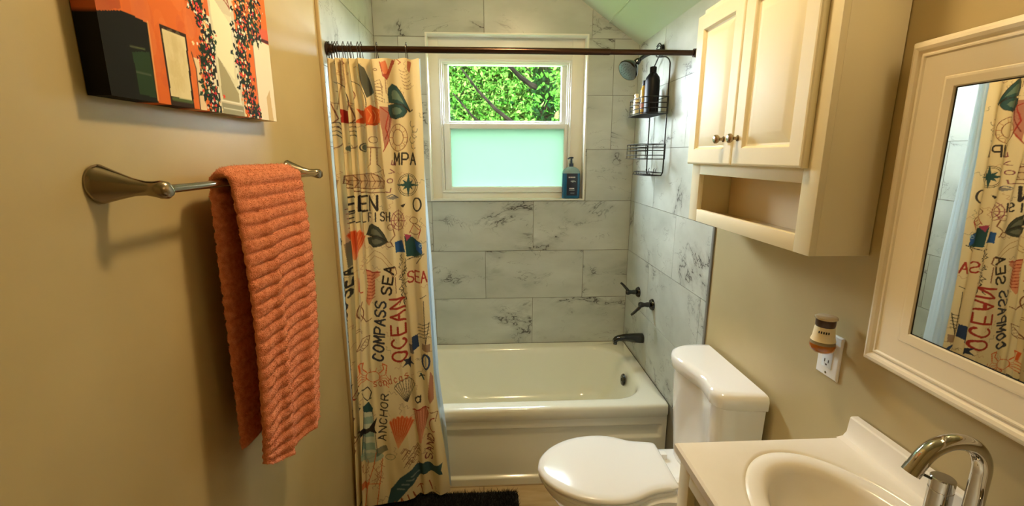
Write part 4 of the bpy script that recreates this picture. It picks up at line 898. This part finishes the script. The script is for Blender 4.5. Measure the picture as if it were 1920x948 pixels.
# towel: folded terry slab over the bar, ribbed across
def towel():
    r = root('hand_towel', (BX, -1.6, BZ-.7), 'folded coral ribbed terry towel hanging over the towel bar', 'towel')
    # centre path in x,z from the back hem up over the bar and down the front
    zbk, zfr, Rr = .515, .452, .021
    path = []
    for i in range(140): t = i/139; path.append((BX-Rr-.012*sst(0, .3, 1-t)*0-.006*(1-t), zbk+(BZ-zbk)*t))
    for i in range(1, 16): a = PI-PI*i/16; path.append((BX+Rr*math.cos(a), BZ+Rr*math.sin(a)*.9))
    for i in range(190): t = i/189; path.append((BX+Rr+.020*t*(1-t)*2+.006*t, BZ-(BZ-zfr)*t))
    P = np.array(path); d = np.gradient(P, axis=0); ln = np.r_[0, np.cumsum(np.hypot(*np.diff(P, axis=0).T))]; d /= np.linalg.norm(d, axis=1)[:, None]
    nrm = np.stack([-d[:, 1], d[:, 0]], 1)                # left of travel = outside
    g = np.random.default_rng(2); nj = 90; T_ = .0115
    s = np.linspace(0, 1, nj); V = []
    fr = np.clip((np.arange(len(P))-155)/(len(P)-156), 0, 1); fb = np.clip(1-np.arange(len(P))/140, 0, 1)
    for side in (1, -1):
        for i in range(len(P)):
            y0 = -1.745-.040*fr[i]-.01*fb[i]; y1 = -1.405-.075*fr[i]**1.3+.0*fb[i]
            rib = .0085*abs(math.sin(PI*ln[i]/.0285))**.6-.004
            low = .018*fr[i]*0
            for j in range(nj):
                y = y0+(y1-y0)*s[j]
                edge = (1-abs(2*s[j]-1)**8)
                wave = .010*fr[i]**.6*math.sin(s[j]*PI*2.1+.5+1.2*fr[i])+.004*fr[i]*math.sin(s[j]*13+3*fr[i])
                vfold = .013*math.exp(-((s[j]-.22-.16*fr[i])/.06)**2)+.010*math.exp(-((s[j]-.78)/.05)**2)
                off = side*((T_+rib)*max(edge, .02)**.5)+(wave+(vfold if fr[i] > 0 else 0)*min(1, fr[i]*6) if side > 0 else wave)
                off += g.normal()*.0007
                dz = 0
                if fr[i] > .85: dz = (.060*(s[j]-.5)-.045*((s[j]-.45)**2)*4+.02)*(fr[i]-.85)/.15*-1
                V.append((P[i, 0]+nrm[i, 0]*off, y+.004*math.sin(ln[i]*9)*(1 if fr[i] > 0 else .3), P[i, 1]+nrm[i, 1]*off+dz))
    V = np.array(V); V[:, 0] = np.maximum(V[:, 0], .006); n = len(P)*nj; F = []
    for b, flip in ((0, 0), (n, 1)):
        for i in range(len(P)-1):
            for j in range(nj-1): k = b+i*nj+j; q = (k, k+1, k+nj+1, k+nj); F.append(q[::-1] if flip else q)
    for i in range(len(P)-1):
        for j in (0, nj-1): k = i*nj+j; F.append((k, k+nj, n+k+nj, n+k))
    for i in (0, len(P)-1):
        for j in range(nj-1): k = i*nj+j; F.append((k, k+1, n+k+1, n+k))
    obj('towel_cloth', V, F, M['terry'], r, 0).data.polygons.foreach_set('use_smooth', [True]*len(F))
    # pile fuzz on the outer front
    g = np.random.default_rng(9); nf = 34000; i_ = g.integers(0, len(P), nf); j_ = g.integers(0, nj, nf); base = V[(i_*nj+j_)]
    j2 = np.minimum(j_+1, nj-1); base = base+(V[i_*nj+j2]-base)*g.random((nf, 1)); base[:, 2] += g.uniform(-.002, .002, nf)
    nn_ = np.stack([nrm[i_, 0], np.zeros(nf), nrm[i_, 1]], 1)+g.normal(size=(nf, 3))*.55; nn_ /= np.linalg.norm(nn_, axis=1)[:, None]
    sd = np.cross(nn_, g.normal(size=(nf, 3))); sd /= np.linalg.norm(sd, axis=1)[:, None]
    base = base-nn_*.0008; A = np.stack([base-sd*.0007, base+sd*.0007, base+nn_*.0042], 1).reshape(-1, 3); A[:, 0] = np.maximum(A[:, 0], .004)
    tag(obj('terry_pile', A, np.arange(3*nf).reshape(-1, 3).tolist(), M['terry'], r, 0), kind='stuff')
towel()

# ================================================================= TOILET
TY = -1.288
r = root('toilet', (1.1, TY, FZ), 'white toilet with closed lid between the bathtub and the vanity', 'toilet')
def egg(x0, x1, hw, z, tail=.60, n=40, c=TY, p=2.2):
    """pointed-round front at x0, squared hinge end at x1"""
    out = []; xm = x0+(x1-x0)*.52
    for i in range(n):
        a = 2*PI*i/n; cx, sy = math.cos(a), math.sin(a)
        if cx < 0: x = xm+(xm-x0)*cx; y = hw*math.copysign(abs(sy)**.92, sy)
        else:
            x = xm+(x1-xm)*min(1, abs(cx)**.55*1.0); y = hw*math.copysign(1, sy)*(abs(sy)**.55)*(1-(1-tail)*abs(cx)**.9)
            if abs(sy) < 1e-6: y = 0
        out.append((x, c+y, z))
    return out
def egg2(x0, x1, hw, z, ht, c=TY):
    """outline through points; ht = half width at the hinge end"""
    L_ = x1-x0; P = [(x0, 0), (x0+.03*L_, .30*hw), (x0+.12*L_, .62*hw), (x0+.27*L_, .88*hw), (x0+.45*L_, 1.0*hw), (x0+.63*L_, .97*hw), (x0+.80*L_, .5*(hw*.86+ht)), (x0+.93*L_, ht*1.04), (x1-.006, ht*.98), (x1, ht*.9)]
    half = catmull([(a, b, 0) for a, b in [(x0, 0)]+P[1:]], 4); up = [(v.x, c+v.y, z) for v in half]; dn = [(v.x, c-v.y, z) for v in half[1:]][::-1]
    return up+dn
E2 = egg2
b = MB()
b.loft([E2(.93, 1.36, .105, FZ, .10), E2(.925, 1.36, .108, FZ+.03, .10), E2(.945, 1.34, .095, FZ+.06, .09), E2(.95, 1.34, .09, FZ+.20, .09), E2(.90, 1.34, .115, FZ+.29, .11), E2(.835, 1.33, .155, -.02, .15), E2(.812, 1.30, .168, .018, .14), E2(.812, 1.30, .168, .034, .14), E2(.83, 1.29, .155, .040, .13)])
b.build('bowl', M['porcelain'], r, 50)
b = MB(); b.loft([rrect(1.20, 1.485, TY-.105, TY+.105, .03, FZ+.33), rrect(1.20, 1.485, TY-.125, TY+.125, .03, .00), rrect(1.20, 1.485, TY-.13, TY+.13, .03, .038), rrect(1.206, 1.479, TY-.124, TY+.124, .03, .044)]); b.build('deck', M['porcelain'], r, 50)
b = MB(); b.loft([E2(.803, 1.262, .172, .040, .118), E2(.797, 1.266, .177, .046, .122), E2(.798, 1.266, .176, .056, .122), E2(.805, 1.262, .170, .059, .118)]); b.build('seat', M['plastic_white'], r, 50)
b = MB(); b.loft([E2(.800, 1.266, .174, .0605, .120), E2(.794, 1.270, .179, .066, .124), E2(.795, 1.270, .179, .074, .124), E2(.803, 1.264, .172, .080, .118), E2(.83, 1.25, .15, .083, .10), E2(.90, 1.20, .09, .085, .06)]); b.build('lid', M['plastic_white'], r, 50)
for s_ in (-1, 1):
    MB().box(1.262, 1.300, TY+s_*.075-.014, TY+s_*.075+.014, .040, .066, .005).build('hinge', M['plastic_white'], r)
tank_out = [(1.478, -1.100), (1.42, -1.096), (1.365, -1.104), (1.325, -1.135), (1.306, -1.185), (1.306, -1.235), (1.320, -1.300), (1.332, -1.360), (1.328, -1.415), (1.324, -1.450), (1.340, -1.483), (1.375, -1.498), (1.42, -1.503), (1.478, -1.508)]
def tank_ring(off, z, taper=0):
    base = catmull([(a, b_, 0) for a, b_ in tank_out], 5); cx, cy = 1.40, TY-.012
    out = []
    for v in base:
        x = v.x+(off if v.x < 1.47 else 0)*(1 if v.x < 1.40 else (1.478-v.x)/.078)+(0 if v.x > 1.47 else 0); y = cy+(v.y-cy)*(1-(off*5.0))
        out.append((x, y, z))
    return out
b = MB(); b.loft([tank_ring(.030, .046), tank_ring(.026, .10), tank_ring(.014, .30), tank_ring(.010, .412)]); b.build('tank', M['porcelain'], r, 50)
b = MB(); b.loft([tank_ring(.004, .412), tank_ring(.000, .416), tank_ring(-.001, .446), tank_ring(.003, .457), tank_ring(.012, .462), tank_ring(.03, .4635)]); b.build('tank_lid', M['porcelain'], r, 50)

# ================================================================= VANITY, TOP, FAUCET
VY0, VY1, VX, VZ = -2.42, -1.803, 1.054, .533
r = root('vanity_cabinet', (1.28, (VY0+VY1)/2, FZ), 'cream vanity cabinet under the sink top beside the toilet', 'cabinet')
cx0, cy1, cy0, ct = VX+.014, VY1-.008, VY0+.008, VZ-.024
b = MB(); fx = cx0+.018
b.box(fx, W-.002, cy1-.016, cy1, FZ, ct, .001).box(fx, W-.002, cy0, cy0+.016, FZ, ct, .001).box(fx, W-.002, cy0, cy1, FZ+.09, FZ+.105)
b.box(W-.012, W-.002, cy0, cy1, FZ, ct).box(fx+.04, fx+.055, cy0, cy1, FZ, FZ+.09)
b.build('carcass', M['cabinet'], r)
b = MB()
b.box(cx0, fx, cy1-.048, cy1, FZ+.09, ct, .0015).box(cx0, fx, cy0, cy0+.048, FZ+.09, ct, .0015).box(cx0, fx, cy0+.048, cy1-.048, ct-.050, ct, .0015).box(cx0, fx, cy0+.048, cy1-.048, FZ+.09, FZ+.14, .0015).box(cx0, fx, -2.14, -2.09, FZ+.14, ct-.05, .0015)
b.box(cx0-.006, fx, cy0, cy1, ct-.010, ct-.002, .0015)
b.build('face_frame', M['cabinet'], r)
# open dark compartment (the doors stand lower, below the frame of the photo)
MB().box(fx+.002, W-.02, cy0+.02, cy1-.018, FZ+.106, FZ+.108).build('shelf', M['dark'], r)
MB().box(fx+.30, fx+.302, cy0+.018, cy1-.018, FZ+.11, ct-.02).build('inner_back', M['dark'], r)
r = root('vanity_sink', (1.27, (VY0+VY1)/2, VZ), 'cream cultured marble sink top with oval bowl and low backsplash', 'sink')
b = MB(); bx, by = 1.272, -2.085; n = 64
def outl(z, i=0, rad=.010):
    """top outline resampled by angle round the bowl centre"""
    x0, x1, y0, y1 = VX+i, W-.004, VY0+i, VY1-i; o = []
    for k in range(n):
        a = 2*PI*(k+.5)/n; c, s = math.cos(a), math.sin(a)
        t = min(((x1-bx)/c if c > 0 else (x0-bx)/c) if abs(c) > 1e-9 else 9, ((y1-by)/s if s > 0 else (y0-by)/s) if abs(s) > 1e-9 else 9)
        o.append([bx+c*t, by+s*t, z])
    for cxn, cyn in ((x0, y0), (x0, y1), (x1, y0), (x1, y1)):
        k = min(range(n), key=lambda q: (o[q][0]-cxn)**2+(o[q][1]-cyn)**2); o[k][0], o[k][1] = cxn, cyn
    return o
def oval(z, rx, ry): return [(bx+rx*math.cos(2*PI*(k+.5)/n), by+ry*math.sin(2*PI*(k+.5)/n), z) for k in range(n)]
b.loft([oval(VZ-.15, .07, .09), oval(VZ-.15, .10, .13), oval(VZ-.13, .14, .19), outl(VZ-.024, .004), outl(VZ-.022, 0), outl(VZ-.005, 0), outl(VZ, .005),
        oval(VZ, .168, .246), oval(VZ-.0012, .163, .241), oval(VZ-.0035, .160, .238), oval(VZ-.0015, .156, .234), oval(VZ+.0005, .152, .230), oval(VZ, .138, .208), oval(VZ-.002, .130, .200), oval(VZ-.007, .124, .193), oval(VZ-.018, .119, .187), oval(VZ-.045, .113, .179), oval(VZ-.085, .098, .155), oval(VZ-.115, .07, .11), oval(VZ-.125, .03, .04)], True, (True, True))
b.build('counter_and_bowl', M['counter'], r, 40)
bs = [(W-.004, VZ-.001), (W-.004, VZ+.052), (W-.020, VZ+.052), (W-.023, VZ+.049), (W-.026, VZ+.014), (W-.034, VZ+.003), (W-.05, VZ-.0005)]
MB().loft([[(x, VY1, z) for x, z in bs], [(x, VY0, z) for x, z in bs]]).build('backsplash', M['counter'], r, 35)
MB().lathe([(0, .003), (.018, .003), (.022, 0)], (bx, by, VZ-.1255), n=20, cap=(False, True)).build('drain_ring', M['chrome'], r)

FX, FY = 1.425, -2.112
r = root('sink_faucet', (FX, FY, VZ), 'chrome gooseneck faucet standing at the back of the sink top', 'faucet')
MB().loft([rrect(FX-.026, FX+.026, FY-.080, FY+.082, .025, VZ), rrect(FX-.026, FX+.026, FY-.080, FY+.082, .025, VZ+.008), rrect(FX-.022, FX+.022, FY-.076, FY+.078, .021, VZ+.012)]).build('base_plate', M['chrome'], r, 40)
R0 = .058; cz_ = .680
pts = [(FX, FY, VZ+.012), (FX, FY, VZ+.06), (FX, FY, cz_-.03)]+[tuple(p) for p in arc((FX-R0, FY, cz_), R0, 0, PI*.86, 22)]
e = Vector(pts[-1]); d_ = (e-Vector(pts[-2])).normalized(); pts.append(tuple(e+d_*.014))
MB().tube(pts, .0128, 24).build('spout', M['chrome'], r, 50)
MB().lathe([(.0134, 0), (.0134, .012), (.010, .0125), (.010, .004)], e+d_*.012, d_, 24).build('aerator', M['chrome'], r)
MB().lathe([(.018, .012), (.018, .045), (.0135, .052)], (FX, FY, VZ), n=24, cap=(False, False)).lathe([(.005, 0), (.005, .012), (0, .013)], (FX-.016, FY+.006, VZ+.035), (-1, .3, 0), 12).build('spout_collar', M['chrome'], r)
def handle(y, lv):
    MB().lathe([(.021, .012), (.020, .016), (.0180, .020), (.0180, .072), (.0172, .0725), (.0172, .0745), (.0180, .075), (.0180, .094), (.0165, .0955), (0, .0955)], (FX, y, VZ), n=32, cap=(False, False)).build('handle', M['chrome'], r)
    MB().tube([(FX-.010, y, VZ+.088), (FX-.010+lv[0], y+lv[1], VZ+.088+lv[2])], .0026, 10).build('lever', M['dark_chrome'], r)
handle(FY+.052, (-.036, .030, .012)); handle(FY-.052, (-.036, -.030, .012))

# ================================================================= CABINET OVER THE TOILET
KX, KY0, KY1, KZ0, KZ1 = W-.145, -1.755, -1.128, .961, 1.652
r = root('wall_cabinet', (W-.07, (KY0+KY1)/2, KZ0), 'cream two-door wall cabinet with an open cubby above the toilet tank', 'cabinet')
b = MB(); wx = W-.002
b.box(KX+.016, wx, KY0, KY0+.015, KZ0, KZ1, .0008).box(KX+.016, wx, KY1-.015, KY1, KZ0, KZ1, .0008)
b.box(KX+.016, wx, KY0+.015, KY1-.015, KZ0+.002, KZ0+.016).box(KX+.016, wx, KY0+.015, KY1-.015, KZ1-.016, KZ1).box(KX+.016, wx, KY0+.015, KY1-.015, 1.128, 1.142).box(wx-.006, wx, KY0+.015, KY1-.015, KZ0+.016, KZ1-.016)
b.build('carcass', M['cabinet'], r)
b = MB(); oy0, oy1, oz0, oz1 = -1.700, -1.186, 1.002, 1.122
b.box(KX, KX+.016, KY0, oy0, KZ0, KZ1, .001).box(KX, KX+.016, oy1, KY1, KZ0, KZ1, .001).box(KX, KX+.016, oy0, oy1, KZ0, oz0, .001).box(KX, KX+.016, oy0, oy1, oz1, 1.20, .001).box(KX, KX+.016, oy0, oy1, 1.60, KZ1, .001)
b.build('face_frame', M['cabinet'], r)
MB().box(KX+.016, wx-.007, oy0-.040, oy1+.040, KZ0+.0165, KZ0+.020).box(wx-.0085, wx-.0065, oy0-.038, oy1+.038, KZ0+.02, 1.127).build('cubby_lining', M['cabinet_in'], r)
MB().lathe([(.004, 0), (.004, .0006)], (wx-.0088, -1.585, 1.075), (-1, 0, 0), 10).build('screw_hole', M['slot'], r)
for y0, y1, kn in ((-1.412, -1.120, -1.362), (-1.716, -1.415, -1.440)):
    z0, z1 = 1.156, 1.632
    mp = lambda a, b_, h: (KX-.001-h, a, b_)
    d = MB().loft(rect_rings(mp, y0, y1, z0, z1, [(0, 0), (0, .013), (.002, .0165), (.006, .018), (.048, .018), (.051, .0155), (.054, .0095), (.059, .0090), (.063, .0100), (.084, .0165), (.088, .0172)]), True, (True, True))
    dr = d.build('door', M['cabinet'], r, 15)
    MB().lathe([(.0085, 0), (.0085, .002), (.0045, .004), (.0045, .013), (.010, .017), (.0130, .022), (.0125, .027), (.008, .0305), (0, .0315)], (KX-.0185, kn, 1.232), (-1, 0, 0), 24).build('knob', mat('aged_pewter', (.35, .27, .18), .25, 1), dr)

# ================================================================= MIRROR
MY0, MY1, MZ0, MZ1 = -2.56, -1.806, .737, 1.400
r = root('wall_mirror', (W, MY1, MZ0), 'ivory framed rectangular mirror on the wall above the sink', 'mirror')
mp = lambda a, b_, h: (W-.003-h, a, b_)
prof = [(0, 0), (0, .012), (.002, .018), (.007, .023), (.013, .025), (.019, .023), (.023, .0185), (.025, .0185), (.028, .0215), (.031, .0215), (.034, .0190), (.070, .0130), (.073, .0120), (.075, .0150), (.079, .0155), (.092, .0125), (.094, .0100), (.094, .004)]
MB().loft(rect_rings(mp, MY0, MY1, MZ0, MZ1, prof), True, (False, False)).build('frame', M['frame'], r, 20)
MB().loft(rect_rings(mp, MY0+.090, MY1-.090, MZ0+.090, MZ1-.090, [(0, .0085), (.006, .0085)]), True, (False, False)).build('inner_lip', M['slot'], r, 0)
MB().loft(rect_rings(mp, MY0+.092, MY1-.092, MZ0+.092, MZ1-.092, [(0, .003), (0, .008)]), True, (True, True)).build('glass', M['mirror'], r, 0)
MB().box(W-.0035, W-.001, MY0+.01, MY1-.01, MZ0+.01, MZ1-.01).build('backing', M['dark'], r, 0)
r.rotation_euler = (0, math.radians(-.7), math.radians(-1.9))

# ================================================================= OUTLET and AIR FRESHENER
OY, OZ = -1.690, .688
r = root('wall_outlet', (W, OY, OZ), 'white duplex electrical outlet between the toilet and the mirror', 'outlet')
ph, pw = .058, .0365
MB().loft(rect_rings(lambda a, b_, h: (W-.0005-h, a, b_), OY-pw, OY+pw, OZ-ph, OZ+ph, [(0, 0), (0, .003), (.003, .0055), (.0045, .006)])).build('cover_plate', M['plastic_white'], r, 20)
rec = MB().box(W-.0085, W-.006, OY-.0168, OY+.0168, OZ-.034, OZ+.034, .001); rec.build('receptacle', mat('cool_white_plastic', (.70, .74, .80), .2), r)
for zc in (-.019, .019):
    sl = MB(); sl.box(W-.0090, W-.0084, OY-.0075, OY-.0055, OZ+zc-.001, OZ+zc+.007).box(W-.0090, W-.0084, OY+.0052, OY+.0072, OZ+zc-.001, OZ+zc+.007).box(W-.0090, W-.0084, OY-.0022, OY+.0022, OZ+zc-.009, OZ+zc-.005); sl.build('socket_slots', M['slot'], r, 0)
MB().lathe([(.003, 0), (.003, .001)], (W-.0062, OY, OZ-.048), (-1, 0, 0), 12).build('screw', M['nickel'], r)
JX, JY, JZ = W-.046, OY-.024, OZ+.022
r = root('air_freshener', (JX, JY, JZ), 'small amber glass plug-in air freshener with a brown cap in the outlet', 'air freshener')
honey = mat('amber_oil_glass', (.60, .16, .01), .05, 0, .6, Transmission_Weight=.45, Coat_Weight=.6); clr = mat('clear_grey_glass', (.42, .36, .22), .06, 0, .6, Transmission_Weight=.5)
MB().lathe([(.010, 0), (.020, .001), (.0265, .008), (.0285, .018), (.0275, .022)], (JX, JY, JZ), n=28, cap=(True, True)).build('oil_bulb', honey, r, 50)
MB().lathe([(.0275, .022), (.0255, .031), (.0225, .040)], (JX, JY, JZ), n=28, cap=(False, True)).build('glass_shoulder', clr, r, 50)
lab = MB().lathe([(.0270, .030), (.0240, .040), (.0215, .064), (.0205, .066)], (JX, JY, JZ), n=28, cap=(False, False)); lab.build('paper_label', mat('cream_paper', (.78, .66, .42), .5), r)
mk = MB(); az = math.atan2(CAM.y-JY, CAM.x-JX)
for i in range(5):
    a = az-.45+i*.22; rr = .0232
    mk.box(JX+rr*math.cos(a)-.0012, JX+rr*math.cos(a)+.0012, JY+rr*math.sin(a)-.0008, JY+rr*math.sin(a)+.0008, JZ+.052, JZ+.0575)
mk.build('label_mark', M['dark'], r)
MB().lathe([(.0200, .066), (.0215, .070), (.0215, .084)], (JX, JY, JZ), n=28, cap=(True, True)).build('collar', mat('dark_brown_plastic', (.06, .03, .018), .3), r)
MB().lathe([(.0215, .084), (.0245, .086), (.0245, .090), (.020, .092), (0, .092)], (JX, JY, JZ), n=28, cap=(True, False)).build('cap', mat('tan_metal_cap', (.62, .50, .32), .25, .4), r)
MB().box(JX+.022, W-.0092, JY+.008, JY+.034, JZ-.006, JZ+.020, .003).build('plug', M['slot'], r)

# ================================================================= BATH MAT
mx0, mx1, my1, my0 = .055, .752, -.835, -1.33
r = root('bath_mat', ((mx0+mx1)/2, (my0+my1)/2, FZ), 'black shaggy bath mat on the floor in front of the tub', 'bath mat')
MB().loft([rrect(mx0, mx1, my0, my1, .03, FZ+.0005), rrect(mx0, mx1, my0, my1, .03, FZ+.009), rrect(mx0+.005, mx1-.005, my0+.005, my1-.005, .03, FZ+.012)]).build('backing', M['rubber'], r)
g = np.random.default_rng(4); nf = 26000
bxy = np.stack([g.uniform(mx0+.004, mx1-.004, nf), g.uniform(my0+.004, my1-.004, nf), np.full(nf, FZ+.010)], 1)
up = np.stack([g.normal(size=nf)*.35, g.normal(size=nf)*.35, np.ones(nf)], 1); ln = g.uniform(.014, .026, (nf, 1)); a_ = g.uniform(0, 2*PI, nf); sd = np.stack([np.cos(a_), np.sin(a_), np.zeros(nf)], 1)*.0016
A = np.stack([bxy-sd, bxy+sd, bxy+up*ln+sd*.4], 1).reshape(-1, 3)
tag(obj('pile', A, np.arange(3*nf).reshape(-1, 3).tolist(), mat('black_pile', (.012, .011, .010), .9), r, 0), kind='stuff')

# ================================================================= CEILING LAMP
LX, LY = .90, -1.45; LZ = 1.80+(W-LX)*.667; LN = Vector((-.555, 0, -.832))
r = root('ceiling_lamp', (LX, LY, LZ), 'round flush lamp with a glowing glass dome on the sloping ceiling', 'lamp')
MB().lathe([(.11, .001), (.11, .012), (.10, .022)], (LX, LY, LZ), LN, n=32).build('lamp_base', M['nickel'], r)
dm = bpy.data.materials.new('glowing_dome'); dm.use_nodes = True; dm.node_tree.nodes.clear()
eo = N(dm, 'ShaderNodeOutputMaterial'); em = N(dm, 'ShaderNodeEmission'); em.inputs[0].default_value = (*LAMP_COLOR, 1); em.inputs[1].default_value = LAMP_POWER; L(dm, em.outputs[0], eo.inputs[0])
MB().lathe([(.082, .0225), (.086, .035), (.080, .055), (.062, .072), (.035, .083), (0, .087)], (LX, LY, LZ), LN, n=32, cap=(True, False)).build('glass_dome', dm, r, 60)
em_v = dm.copy(); em_v.node_tree.nodes['Emission'].inputs[1].default_value = VANITY_POWER
r = root('vanity_light', (W, -2.2, 1.62), 'nickel vanity light bar with three frosted shades above the mirror', 'lamp')
MB().box(W-.022, W-.0005, -2.43, -1.97, 1.655, 1.715, .004).build('back_bar', M['nickel'], r)
for y in (-2.36, -2.2, -2.04):
    MB().tube([(W-.02, y, 1.685), (W-.06, y, 1.690), (W-.075, y, 1.675)], .008, 10).build('arm', M['nickel'], r)
    MB().lathe([(.014, 0), (.030, -.012), (.040, -.045), (.044, -.075), (.035, -.078), (0, -.078)], (W-.075, y, 1.672), n=24, cap=(True, False)).build('shade', em_v, r, 50)
